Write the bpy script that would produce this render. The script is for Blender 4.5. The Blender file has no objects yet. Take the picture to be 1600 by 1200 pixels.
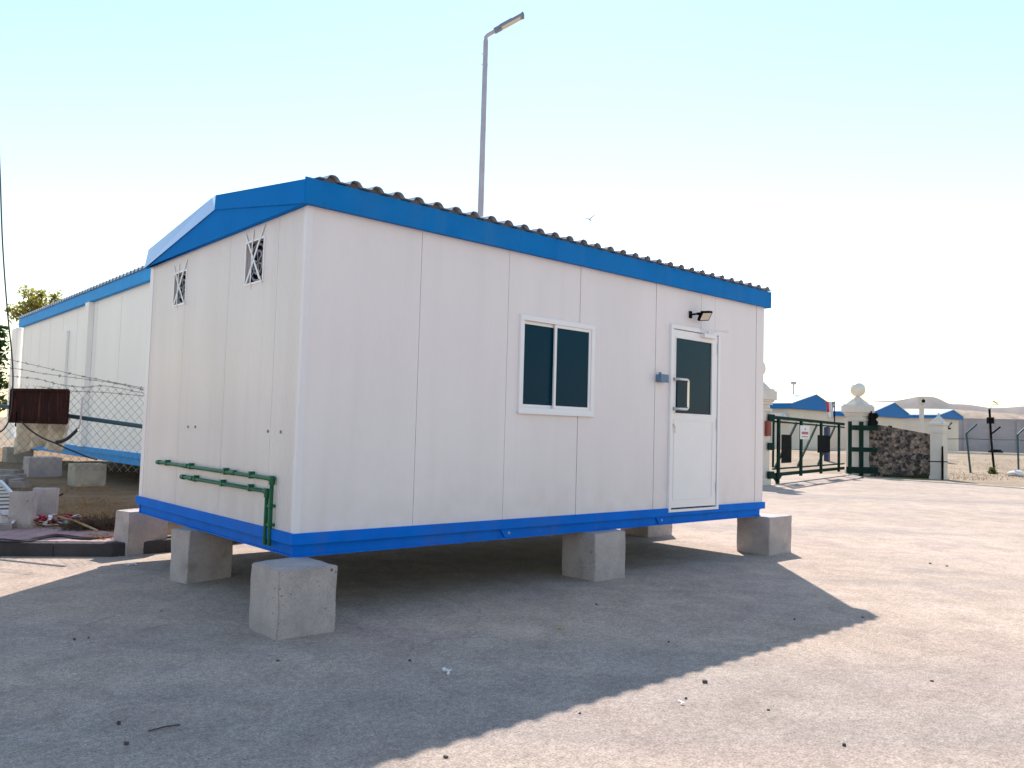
import bpy, bmesh, math, random
from mathutils import Vector, Matrix, noise as mnoise
random.seed(7)
SC = bpy.context.scene
COL = SC.collection
V = Vector

# ------------------------------------------------------------------ camera frame (metres, ground z = 0)
CAM = V((-2.752, -5.426, 1.41)); FPX = 1267.1
YAW, PIT, ROL = .725, .0578, .0279
_f = V((math.sin(YAW)*math.cos(PIT), math.cos(YAW)*math.cos(PIT), math.sin(PIT)))
_r = V((math.cos(YAW), -math.sin(YAW), 0)); _u = _r.cross(_f)
CR = _r*math.cos(ROL)+_u*math.sin(ROL); CU = -_r*math.sin(ROL)+_u*math.cos(ROL); CF = _f
def ray(x, y): return CF+CR*((x-800)/FPX)-CU*((y-600)/FPX)
def at(x, y, d): return CAM+ray(x, y)*d                        # point seen at a pixel, d metres deep
def on(x, y, ax, c):                                           # point on the plane axis = c
    v = ray(x, y); return CAM+v*((c-CAM[ax])/v[ax])
def onv(x, y, A, B):                                           # point on the upright plane through A, B
    n = V((-(B[1]-A[1]), B[0]-A[0], 0)); v = ray(x, y)
    return CAM+v*((V((A[0], A[1], 0))-CAM).dot(n)/v.dot(n))

# ------------------------------------------------------------------ materials
def mat(name, base, rough=.6, metal=0., var=.0, vscale=3., fine=0., fscale=60., bump=0., bscale=40., wave=None, wscale=20., wbump=.0, stretch=(1, 1, 1), spec=.5, coat=0., dark=None, darkscale=1.5, darkamt=(.5, .7)):
    m = bpy.data.materials.new(name); m.use_nodes = True
    nt = m.node_tree; N = nt.nodes; L = nt.links
    b = N['Principled BSDF']
    b.inputs['Roughness'].default_value = rough; b.inputs['Metallic'].default_value = metal
    b.inputs['Specular IOR Level'].default_value = spec; b.inputs['Coat Weight'].default_value = coat
    base = tuple(base)+(1,)
    b.inputs['Base Color'].default_value = base
    tc = N.new('ShaderNodeTexCoord'); mp = N.new('ShaderNodeMapping'); mp.inputs['Scale'].default_value = stretch
    L.new(tc.outputs['Object'], mp.inputs['Vector'])
    col = None
    def noise(scale, detail=5, r=.6):
        n = N.new('ShaderNodeTexNoise'); n.inputs['Scale'].default_value = scale
        n.inputs['Detail'].default_value = detail; n.inputs['Roughness'].default_value = r
        L.new(mp.outputs[0], n.inputs['Vector']); return n.outputs['Fac']
    def mult(col, fac, lo, hi):
        mr = N.new('ShaderNodeMapRange'); mr.inputs['From Min'].default_value = .3; mr.inputs['From Max'].default_value = .7
        mr.inputs['To Min'].default_value = lo; mr.inputs['To Max'].default_value = hi
        L.new(fac, mr.inputs['Value'])
        mx = N.new('ShaderNodeMix'); mx.data_type = 'RGBA'; mx.blend_type = 'MULTIPLY'; mx.inputs[0].default_value = 1
        if col is None: mx.inputs[6].default_value = base
        else: L.new(col, mx.inputs[6])
        L.new(mr.outputs[0], mx.inputs[7]); return mx.outputs[2]
    if var: col = mult(col, noise(vscale), 1-var, 1+var)
    if fine: col = mult(col, noise(fscale, 3), 1-fine, 1+fine)
    if dark:
        rp = N.new('ShaderNodeValToRGB'); rp.color_ramp.elements[0].position = darkamt[0]; rp.color_ramp.elements[1].position = darkamt[1]
        L.new(noise(darkscale, 6, .65), rp.inputs[0])
        mx = N.new('ShaderNodeMix'); mx.data_type = 'RGBA'
        L.new(rp.outputs[0], mx.inputs[0])
        if col is None: mx.inputs[6].default_value = base
        else: L.new(col, mx.inputs[6])
        mx.inputs[7].default_value = tuple(dark)+(1,); col = mx.outputs[2]
    if col is not None: L.new(col, b.inputs['Base Color'])
    nrm = None
    if wave is not None:
        w = N.new('ShaderNodeTexWave'); w.wave_type = 'BANDS'; w.bands_direction = wave; w.inputs['Scale'].default_value = wscale
        L.new(tc.outputs['Object'], w.inputs['Vector'])
        bp = N.new('ShaderNodeBump'); bp.inputs['Strength'].default_value = wbump; bp.inputs['Distance'].default_value = .01
        L.new(w.outputs['Fac'], bp.inputs['Height']); nrm = bp.outputs[0]
    if bump:
        bp = N.new('ShaderNodeBump'); bp.inputs['Strength'].default_value = bump; bp.inputs['Distance'].default_value = .02
        L.new(noise(bscale, 6, .65), bp.inputs['Height'])
        if nrm: L.new(nrm, bp.inputs['Normal'])
        nrm = bp.outputs[0]
    if nrm: L.new(nrm, b.inputs['Normal'])
    return m

M = {}
M['panel_x'] = mat('white_sandwich_panel_front', (.815, .745, .765), .42, var=.035, vscale=1.6, stretch=(1, 1, .25), wave='X', wscale=9, wbump=.05, bump=.02, bscale=3)
M['panel_y'] = mat('white_sandwich_panel_end', (.79, .73, .735), .38, var=.045, vscale=1.8, stretch=(1, 1, .2), wave='Y', wscale=12, wbump=.5, bump=.04, bscale=2.5)
M['panel_old'] = mat('cream_panel', (.93, .90, .88), .5, var=.03, vscale=1.2, stretch=(1, 1, .3), bump=.03, bscale=2)
def weathered(m, lo, hi, streak=.10, splash=.16, tint=(.62, .54, .46), wav=.06):
    nt = m.node_tree; N = nt.nodes; L = nt.links; b = N['Principled BSDF']; tc = N.new('ShaderNodeTexCoord')
    src = b.inputs['Base Color'].links[0].from_socket if b.inputs['Base Color'].links else None
    def nz(scale, st, d=5):
        mp = N.new('ShaderNodeMapping'); mp.inputs['Scale'].default_value = st; L.new(tc.outputs['Object'], mp.inputs[0])
        n = N.new('ShaderNodeTexNoise'); n.inputs['Scale'].default_value = scale; n.inputs['Detail'].default_value = d; L.new(mp.outputs[0], n.inputs['Vector']); return n.outputs['Fac']
    def rng(v, a, b_, c, d):
        r = N.new('ShaderNodeMapRange'); r.inputs['From Min'].default_value = a; r.inputs['From Max'].default_value = b_; r.inputs['To Min'].default_value = c; r.inputs['To Max'].default_value = d; L.new(v, r.inputs['Value']); return r.outputs[0]
    def mth(op, a, c):
        q = N.new('ShaderNodeMath'); q.operation = op; L.new(a, q.inputs[0])
        if isinstance(c, float): q.inputs[1].default_value = c
        else: L.new(c, q.inputs[1])
        return q.outputs[0]
    sx = N.new('ShaderNodeSeparateXYZ'); L.new(tc.outputs['Object'], sx.inputs[0])
    low = mth('POWER', rng(sx.outputs['Z'], lo+.62, lo+1.45, 1., 0.), 2.2)
    f = mth('MULTIPLY', mth('MULTIPLY', low, rng(nz(6, (1, 1, .8)), .3, .62, .0, 1.)), splash*3)
    f2 = mth('MULTIPLY', rng(nz(7, (1, 1, .05)), .52, .75, 0., 1.), streak)
    f3 = mth('MULTIPLY', rng(nz(1.3, (1, 1, .6)), .5, .75, 0., 1.), streak*.9)
    f4 = mth('MULTIPLY', rng(nz(22, (1, 1, 1), 2), .70, .76, 0., 1.), streak*1.2)
    f = mth('ADD', mth('ADD', f, f2), mth('ADD', f3, f4))
    mx = N.new('ShaderNodeMix'); mx.data_type = 'RGBA'; L.new(f, mx.inputs[0])
    if src: L.new(src, mx.inputs[6])
    else: mx.inputs[6].default_value = b.inputs['Base Color'].default_value[:]
    mx.inputs[7].default_value = tint+(1,); L.new(mx.outputs[2], b.inputs['Base Color'])
    if wav:
        bp = N.new('ShaderNodeBump'); bp.inputs['Strength'].default_value = wav; bp.inputs['Distance'].default_value = .08; L.new(nz(1.7, (1, 1, .5), 2), bp.inputs['Height'])
        if b.inputs['Normal'].links: L.new(b.inputs['Normal'].links[0].from_socket, bp.inputs['Normal'])
        L.new(bp.outputs[0], b.inputs['Normal'])
weathered(M['panel_x'], .0, 2.4, streak=.10, splash=.12, tint=(.60, .54, .50)); weathered(M['panel_y'], .0, 2.4, streak=.15, splash=.12, tint=(.60, .54, .50))
M['seam'] = mat('seam_grey', (.22, .22, .23), .8)  # plain grey of the joint backing and the bolts
M['trim'] = mat('white_trim', (.80, .76, .80), .4, var=.02)
M['white_alu'] = mat('white_aluminium', (.86, .83, .86), .3, var=.02, vscale=4)
M['blue'] = mat('blue_fascia_paint', (.0, .172, .52), .6, spec=.1, var=.08, vscale=2.5, bump=.03, bscale=5)
M['blue_end'] = mat('blue_end_paint', (.0, .17, .55), .75, spec=.06, var=.07, vscale=2.2, bump=.03, bscale=4)
M['blue_flash'] = mat('blue_glossy_flashing', (.02, .11, .42), .24, var=.05, vscale=2, bump=.12, bscale=2.6, coat=.25)
M['blue_beam'] = mat('blue_beam_paint', (.0, .15, .66), .6, spec=.08, var=.10, vscale=4, bump=.03, bscale=8, dark=(.01, .03, .12), darkscale=3.2, darkamt=(.66, .8))
M['blue_far'] = mat('blue_roof_trim', (.0, .16, .50), .6, spec=.2, var=.04)
M['lightblue'] = mat('light_blue_beam', (.0, .31, .78), .55, spec=.15, var=.08, vscale=3)
weathered(M['blue'], 0, 1, streak=.16, splash=0., tint=(.10, .22, .42), wav=.03); weathered(M['blue_beam'], -.2, 1, streak=.2, splash=.0, tint=(.10, .14, .30), wav=0)
M['roofmetal'] = mat('grey_corrugated_sheet', (.52, .56, .63), .35, metal=.35, var=.1, vscale=3)
M['roofwhite'] = mat('pale_corrugated_sheet', (.42, .50, .62), .35, metal=.2, var=.05, wave='Y', wscale=2.5, wbump=.6)
M['foam'] = mat('brown_foam_filler', (.15, .13, .125), .9, var=.35, vscale=14)
M['glass'] = mat('teal_tinted_glass', (.0, .032, .060), .05, spec=.08)
M['glass_door'] = mat('grey_tinted_glass', (.002, .034, .062), .06, spec=.14)
M['black'] = mat('black_rubber', (.012, .012, .014), .5)
M['blackmetal'] = mat('black_powder_coat', (.003, .003, .004), .8, spec=.08, var=.1)
M['void'] = mat('dark_interior', (.012, .014, .035), .7)
M['chrome'] = mat('brushed_steel', (.62, .60, .60), .25, metal=.9)
M['greypvc'] = mat('blue_grey_box_plastic', (.10, .19, .30), .45)
M['lens'] = mat('pale_lamp_lens', (.62, .56, .46), .3)
M['greenpipe'] = mat('green_water_pipe', (.006, .115, .055), .4, spec=.3, var=.2, vscale=8)
M['tape'] = mat('white_tape', (.74, .73, .76), .3)
M['fan'] = mat('grey_fan_plastic', (.33, .33, .38), .4)
M['concrete'] = mat('cast_concrete', (.43, .375, .37), .9, var=.16, vscale=5, fine=.10, fscale=70, bump=.4, bscale=38, dark=(.21, .17, .165), darkscale=2.8, darkamt=(.6, .82))
M['concrete_old'] = mat('sandy_concrete', (.42, .37, .30), .95, var=.2, vscale=6, fine=.12, fscale=60, bump=.35, bscale=30, dark=(.2, .17, .13), darkscale=4, darkamt=(.58, .8))
def pitted(m):
    nt = m.node_tree; N = nt.nodes; L = nt.links; b = N['Principled BSDF']; tc = N.new('ShaderNodeTexCoord'); src = b.inputs['Base Color'].links[0].from_socket
    for sc_, r0, r1, g0, col in ((26, .10, .17, .55, (.10, .085, .085)), (60, .12, .2, .5, (.14, .12, .115)), (9, .08, .11, .58, (.16, .10, .08))):
        v = N.new('ShaderNodeTexVoronoi'); v.inputs['Scale'].default_value = sc_; L.new(tc.outputs['Object'], v.inputs['Vector'])
        r = N.new('ShaderNodeMapRange'); r.inputs['From Min'].default_value = r0; r.inputs['From Max'].default_value = r1; r.inputs['To Min'].default_value = 1; r.inputs['To Max'].default_value = 0; L.new(v.outputs['Distance'], r.inputs['Value'])
        n = N.new('ShaderNodeTexNoise'); n.inputs['Scale'].default_value = 4; n.inputs['Detail'].default_value = 3; L.new(tc.outputs['Object'], n.inputs['Vector'])
        g = N.new('ShaderNodeMapRange'); g.inputs['From Min'].default_value = g0-.06; g.inputs['From Max'].default_value = g0+.06; L.new(n.outputs['Fac'], g.inputs['Value'])
        q = N.new('ShaderNodeMath'); q.operation = 'MULTIPLY'; L.new(r.outputs[0], q.inputs[0]); L.new(g.outputs[0], q.inputs[1])
        mx = N.new('ShaderNodeMix'); mx.data_type = 'RGBA'; L.new(q.outputs[0], mx.inputs[0]); L.new(src, mx.inputs[6]); mx.inputs[7].default_value = col+(1,); src = mx.outputs[2]
    L.new(src, b.inputs['Base Color'])
pitted(M['concrete']); pitted(M['concrete_old'])
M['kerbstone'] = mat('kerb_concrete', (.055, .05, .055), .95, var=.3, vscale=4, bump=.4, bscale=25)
M['galv'] = mat('galvanised_steel', (.44, .40, .45), .45, metal=.35, var=.12, vscale=6)
M['lamphead'] = mat('grey_lamp_casting', (.20, .23, .30), .45, metal=.3)
M['bird'] = mat('pale_feather', (.55, .52, .58), .8)
M['sand'] = mat('brown_sand', (.22, .125, .055), .95, var=.35, vscale=1.6, fine=.25, fscale=30, bump=.7, bscale=12, dark=(.09, .05, .03), darkscale=2.2, darkamt=(.55, .75))
M['drygrass'] = mat('dry_straw', (.32, .20, .085), .9, var=.3, vscale=5)
M['deadbush'] = mat('dead_brown_twigs', (.075, .045, .03), .9, var=.4, vscale=6)
M['rust'] = mat('dark_rusty_board', (.022, .007, .006), .85, spec=.15, var=.5, vscale=9, stretch=(1, 1, .12), fine=.4, fscale=40, dark=(.09, .028, .02), darkscale=16, darkamt=(.55, .7))
M['wire'] = mat('galvanised_wire', (.22, .19, .17), .6, metal=.3)
M['rail'] = mat('dark_green_blue_rail', (.008, .05, .075), .5)
M['sheet'] = mat('dirty_white_sheeting', (.62, .56, .46), .8, var=.25, vscale=9, bump=.5, bscale=14, dark=(.3, .25, .18), darkscale=8, darkamt=(.55, .75))
M['cable'] = mat('black_cable', (.01, .01, .014), .5)
M['redcable'] = mat('dark_red_cable', (.10, .012, .02), .5)
M['red'] = mat('red_plastic', (.45, .02, .05), .5)
M['redbox'] = mat('red_box_paint', (.22, .035, .025), .5)
M['white'] = mat('white_plastic', (.75, .74, .76), .5)
M['wood'] = mat('pale_wood', (.38, .26, .13), .8, var=.2, vscale=9)
M['stucco'] = mat('white_stucco', (.66, .61, .56), .85, var=.08, vscale=2.5, bump=.08, bscale=20)
M['globe'] = mat('milky_globe', (.80, .74, .64), .3)
M['gate'] = mat('dark_green_gate_paint', (.003, .026, .018), .85, spec=.15, var=.15)
M['housewall'] = mat('cream_house_wall', (.74, .66, .57), .7, var=.05, vscale=1, wave='X', wscale=2.5, wbump=.1)
M['blockwall'] = mat('grey_block_wall', (.40, .37, .40), .9, var=.10, vscale=.5, fine=.06, fscale=6, bump=.1, bscale=4, stretch=(1, 1, 3))
M['teal'] = mat('teal_fence_paint', (.012, .07, .085), .5, var=.2)
M['bluepost'] = mat('navy_post_paint', (.01, .025, .09), .5)
M['sack'] = mat('white_woven_sack', (.80, .78, .80), .7, var=.05, vscale=8, bump=.3, bscale=20)
M['yellow'] = mat('yellow_leaf', (.55, .36, .05), .7)
M['bark'] = mat('bark', (.12, .08, .05), .9, var=.3, vscale=8, bump=.5)
M['rubble'] = mat('grey_rubble', (.30, .26, .25), .95, var=.3, vscale=6)
M['pebble'] = mat('dark_pebble', (.09, .075, .07), .9)

def leafmat(name, c, tr):
    m = bpy.data.materials.new(name); m.use_nodes = True; nt = m.node_tree; N = nt.nodes; L = nt.links
    for n in list(N): N.remove(n)
    o = N.new('ShaderNodeOutputMaterial'); d = N.new('ShaderNodeBsdfDiffuse'); t = N.new('ShaderNodeBsdfTranslucent'); mx = N.new('ShaderNodeMixShader')
    tc = N.new('ShaderNodeTexCoord'); nz = N.new('ShaderNodeTexNoise'); nz.inputs['Scale'].default_value = 2.2; nz.inputs['Detail'].default_value = 4
    L.new(tc.outputs['Object'], nz.inputs['Vector'])
    rp = N.new('ShaderNodeValToRGB'); rp.color_ramp.elements[0].position = .35; rp.color_ramp.elements[1].position = .65
    rp.color_ramp.elements[0].color = (c[0]*.55, c[1]*.6, c[2]*.6, 1); rp.color_ramp.elements[1].color = (c[0]*1.4, c[1]*1.25, c[2]*1.1, 1)
    L.new(nz.outputs['Fac'], rp.inputs[0]); L.new(rp.outputs[0], d.inputs[0])
    t.inputs[0].default_value = (tr[0], tr[1], tr[2], 1); mx.inputs[0].default_value = .4
    L.new(d.outputs[0], mx.inputs[1]); L.new(t.outputs[0], mx.inputs[2]); L.new(mx.outputs[0], o.inputs[0])
    return m
M['leaf_light'] = leafmat('yellow_green_leaf', (.24, .22, .06), (.52, .46, .09))
M['leaf_dark'] = leafmat('dark_green_leaf', (.028, .06, .018), (.05, .10, .02))
M['weed'] = leafmat('weed_leaf', (.07, .10, .03), (.10, .14, .03))

def ground_mat():
    m = bpy.data.materials.new('dusty_worn_concrete'); m.use_nodes = True; nt = m.node_tree; N = nt.nodes; L = nt.links
    b = N['Principled BSDF']; b.inputs['Roughness'].default_value = .93; b.inputs['Specular IOR Level'].default_value = .2
    tc = N.new('ShaderNodeTexCoord')
    def noise(scale, detail=5, rough=.6, st=(1, 1, 1), rz=0, dist=0):
        mp = N.new('ShaderNodeMapping'); mp.vector_type = 'TEXTURE'; mp.inputs['Scale'].default_value = tuple(1/q for q in st); mp.inputs['Rotation'].default_value = (0, 0, rz)
        L.new(tc.outputs['Object'], mp.inputs[0])
        n = N.new('ShaderNodeTexNoise'); n.inputs['Scale'].default_value = scale; n.inputs['Detail'].default_value = detail
        n.inputs['Roughness'].default_value = rough; n.inputs['Distortion'].default_value = dist
        L.new(mp.outputs[0], n.inputs['Vector']); return n.outputs['Fac']
    def ramp(f, p0, c0, p1, c1):
        r = N.new('ShaderNodeValToRGB'); e = r.color_ramp.elements
        e[0].position = p0; e[0].color = (c0, c0, c0, 1) if not isinstance(c0, tuple) else c0+(1,)
        e[1].position = p1; e[1].color = (c1, c1, c1, 1) if not isinstance(c1, tuple) else c1+(1,)
        L.new(f, r.inputs[0]); return r.outputs[0]
    def mix(kind, fac, a, c):
        x = N.new('ShaderNodeMix'); x.data_type = 'RGBA'; x.blend_type = kind
        if isinstance(fac, float): x.inputs[0].default_value = fac
        else: L.new(fac, x.inputs[0])
        if isinstance(a, tuple): x.inputs[6].default_value = a+(1,)
        else: L.new(a, x.inputs[6])
        if isinstance(c, tuple): x.inputs[7].default_value = c+(1,)
        else: L.new(c, x.inputs[7])
        return x.outputs[2]
    c = ramp(noise(.32, 5, .6, dist=.4), .36, (.44, .338, .276), .64, (.54, .418, .342))
    # worn wheel bands sweeping to the gate
    c = mix('MIX', ramp(noise(1.0, 4, .55, (.07, .40, 1), -.74, .3), .48, 0., .64, .6), c, (.300, .258, .245))
    c = mix('MIX', ramp(noise(1.3, 5, .6, (.10, .55, 1), -.70, .4), .54, 0., .72, .5), c, (.52, .43, .345))
    # reddish and bluish dusty patches
    c = mix('MIX', ramp(noise(.7, 4, .6, dist=.6), .52, 0., .72, .55), c, (.39, .285, .26))
    c = mix('MIX', ramp(noise(.55, 5, .65, (1, 1, 1), 1.2), .56, 0., .7, .5), c, (.29, .252, .248))
    c = mix('MULTIPLY', .55, c, ramp(noise(3.2, 7, .72, dist=.5), .34, .68, .66, 1.24))
    c = mix('MULTIPLY', .8, c, ramp(noise(26, 5, .75), .32, .66, .68, 1.28))
    c = mix('MULTIPLY', .8, c, ramp(noise(85, 3, .7), .34, .56, .66, 1.38))
    v = N.new('ShaderNodeTexVoronoi'); v.inputs['Scale'].default_value = 34; L.new(tc.outputs['Object'], v.inputs['Vector'])
    pit = ramp(v.outputs['Distance'], .09, 1., .17, 0.)
    gate = ramp(noise(3.1, 3, .6), .50, 0., .62, 1.)
    pm = N.new('ShaderNodeMath'); pm.operation = 'MULTIPLY'; L.new(pit, pm.inputs[0]); L.new(gate, pm.inputs[1])
    c = mix('MIX', pm.outputs[0], c, (.07, .062, .062))
    vb = N.new('ShaderNodeTexVoronoi'); vb.inputs['Scale'].default_value = 75; L.new(tc.outputs['Object'], vb.inputs['Vector'])
    p2 = N.new('ShaderNodeMath'); p2.operation = 'MULTIPLY'; L.new(ramp(vb.outputs['Distance'], .12, 1., .22, 0.), p2.inputs[0]); L.new(ramp(noise(1.7, 4, .6), .44, .1, .58, .9), p2.inputs[1])
    c = mix('MIX', p2.outputs[0], c, (.12, .10, .095))
    vc = N.new('ShaderNodeTexVoronoi'); vc.inputs['Scale'].default_value = 55; L.new(tc.outputs['Object'], vc.inputs['Vector'])
    p3 = N.new('ShaderNodeMath'); p3.operation = 'MULTIPLY'; L.new(ramp(vc.outputs['Distance'], .10, 1., .2, 0.), p3.inputs[0]); L.new(ramp(noise(2.3, 4, .6), .46, 0., .6, .8), p3.inputs[1])
    c = mix('MIX', p3.outputs[0], c, (.60, .52, .46))
    # hairline cracks
    v2 = N.new('ShaderNodeTexVoronoi'); v2.feature = 'DISTANCE_TO_EDGE'; v2.inputs['Scale'].default_value = .33
    mpc = N.new('ShaderNodeMapping'); L.new(tc.outputs['Object'], mpc.inputs[0])
    nzv = N.new('ShaderNodeTexNoise'); nzv.inputs['Scale'].default_value = 1.4; nzv.inputs['Detail'].default_value = 6; L.new(tc.outputs['Object'], nzv.inputs['Vector'])
    ad = N.new('ShaderNodeMix'); ad.data_type = 'RGBA'; ad.blend_type = 'ADD'; ad.inputs[0].default_value = .7; L.new(mpc.outputs[0], ad.inputs[6]); L.new(nzv.outputs['Color'], ad.inputs[7])
    L.new(ad.outputs[2], v2.inputs['Vector'])
    ck = ramp(v2.outputs['Distance'], .0015, .35, .004, 0.)
    cg = N.new('ShaderNodeMath'); cg.operation = 'MULTIPLY'; L.new(ck, cg.inputs[0]); L.new(ramp(noise(.5, 3), .48, 0., .6, 1.), cg.inputs[1])
    c = mix('MIX', cg.outputs[0], c, (.12, .10, .095))
    L.new(c, b.inputs['Base Color'])
    bp = N.new('ShaderNodeBump'); bp.inputs['Strength'].default_value = .35; bp.inputs['Distance'].default_value = .012
    L.new(noise(70, 5, .75), bp.inputs['Height'])
    bp2 = N.new('ShaderNodeBump'); bp2.inputs['Strength'].default_value = .35; bp2.inputs['Distance'].default_value = .03
    L.new(noise(7, 5, .6), bp2.inputs['Height']); L.new(bp.outputs[0], bp2.inputs['Normal']); L.new(bp2.outputs[0], b.inputs['Normal'])
    return m
M['forecourt'] = ground_mat()
M['desert'] = mat('dry_desert_ground', (.29, .205, .135), .95, var=.25, vscale=.5, fine=.2, fscale=4, bump=.4, bscale=3, dark=(.19, .13, .08), darkscale=.35, darkamt=(.55, .72))
M['hill'] = mat('bare_rock_hill', (.16, .12, .108), .95, var=.25, vscale=.006, fine=.12, fscale=.05, bump=.0, dark=(.19, .145, .14), darkscale=.012, darkamt=(.5, .7))
M['slope'] = mat('stony_slope', (.30, .215, .155), .95, var=.3, vscale=.03, fine=.3, fscale=.25, dark=(.16, .115, .10), darkscale=.09, darkamt=(.55, .66), stretch=(1, 1, 3))
M['whiteline'] = mat('pale_kerb_paint', (.66, .60, .52), .9, var=.15, vscale=2)

def paver_mat():
    m = mat('pink_pavers', (.36, .25, .24), .9, bump=.25, bscale=40); nt = m.node_tree; N = nt.nodes; L = nt.links
    tc = N.new('ShaderNodeTexCoord'); mp = N.new('ShaderNodeMapping'); mp.inputs['Rotation'].default_value = (0, 0, .64)
    L.new(tc.outputs['Object'], mp.inputs[0])
    br = N.new('ShaderNodeTexBrick'); br.inputs['Scale'].default_value = 1; br.inputs['Brick Width'].default_value = .2; br.inputs['Row Height'].default_value = .4
    br.inputs['Mortar Size'].default_value = .006; br.offset = 0
    br.inputs['Color1'].default_value = (.44, .28, .275, 1); br.inputs['Color2'].default_value = (.36, .225, .23, 1); br.inputs['Mortar'].default_value = (.14, .09, .09, 1)
    L.new(mp.outputs[0], br.inputs['Vector']); L.new(br.outputs['Color'], N['Principled BSDF'].inputs['Base Color']); return m
M['pavers'] = paver_mat()

def stone_mat():
    m = bpy.data.materials.new('rubble_stone_wall'); m.use_nodes = True; nt = m.node_tree; N = nt.nodes; L = nt.links
    b = N['Principled BSDF']; b.inputs['Roughness'].default_value = .95
    tc = N.new('ShaderNodeTexCoord'); v = N.new('ShaderNodeTexVoronoi'); v.inputs['Scale'].default_value = 7.5
    e = N.new('ShaderNodeTexVoronoi'); e.feature = 'DISTANCE_TO_EDGE'; e.inputs['Scale'].default_value = 7.5
    L.new(tc.outputs['Object'], v.inputs[0]); L.new(tc.outputs['Object'], e.inputs[0])
    sp = N.new('ShaderNodeSeparateColor'); L.new(v.outputs['Color'], sp.inputs[0])
    r = N.new('ShaderNodeValToRGB'); r.color_ramp.elements[0].color = (.035, .032, .036, 1); r.color_ramp.elements[1].color = (.34, .25, .20, 1); r.color_ramp.elements[0].position = .25; r.color_ramp.elements[1].position = .75
    L.new(sp.outputs[0], r.inputs[0])
    rm = N.new('ShaderNodeValToRGB'); rm.color_ramp.elements[0].position = .02; rm.color_ramp.elements[1].position = .09
    L.new(e.outputs['Distance'], rm.inputs[0])
    mx = N.new('ShaderNodeMix'); mx.data_type = 'RGBA'; mx.inputs[6].default_value = (.34, .27, .23, 1)
    L.new(rm.outputs[0], mx.inputs[0]); L.new(r.outputs[0], mx.inputs[7]); L.new(mx.outputs[2], b.inputs['Base Color'])
    bp = N.new('ShaderNodeBump'); bp.inputs['Strength'].default_value = .9; bp.inputs['Distance'].default_value = .08
    L.new(rm.outputs[0], bp.inputs['Height']); L.new(bp.outputs[0], b.inputs['Normal'])
    return m
M['stone'] = stone_mat()

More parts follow.
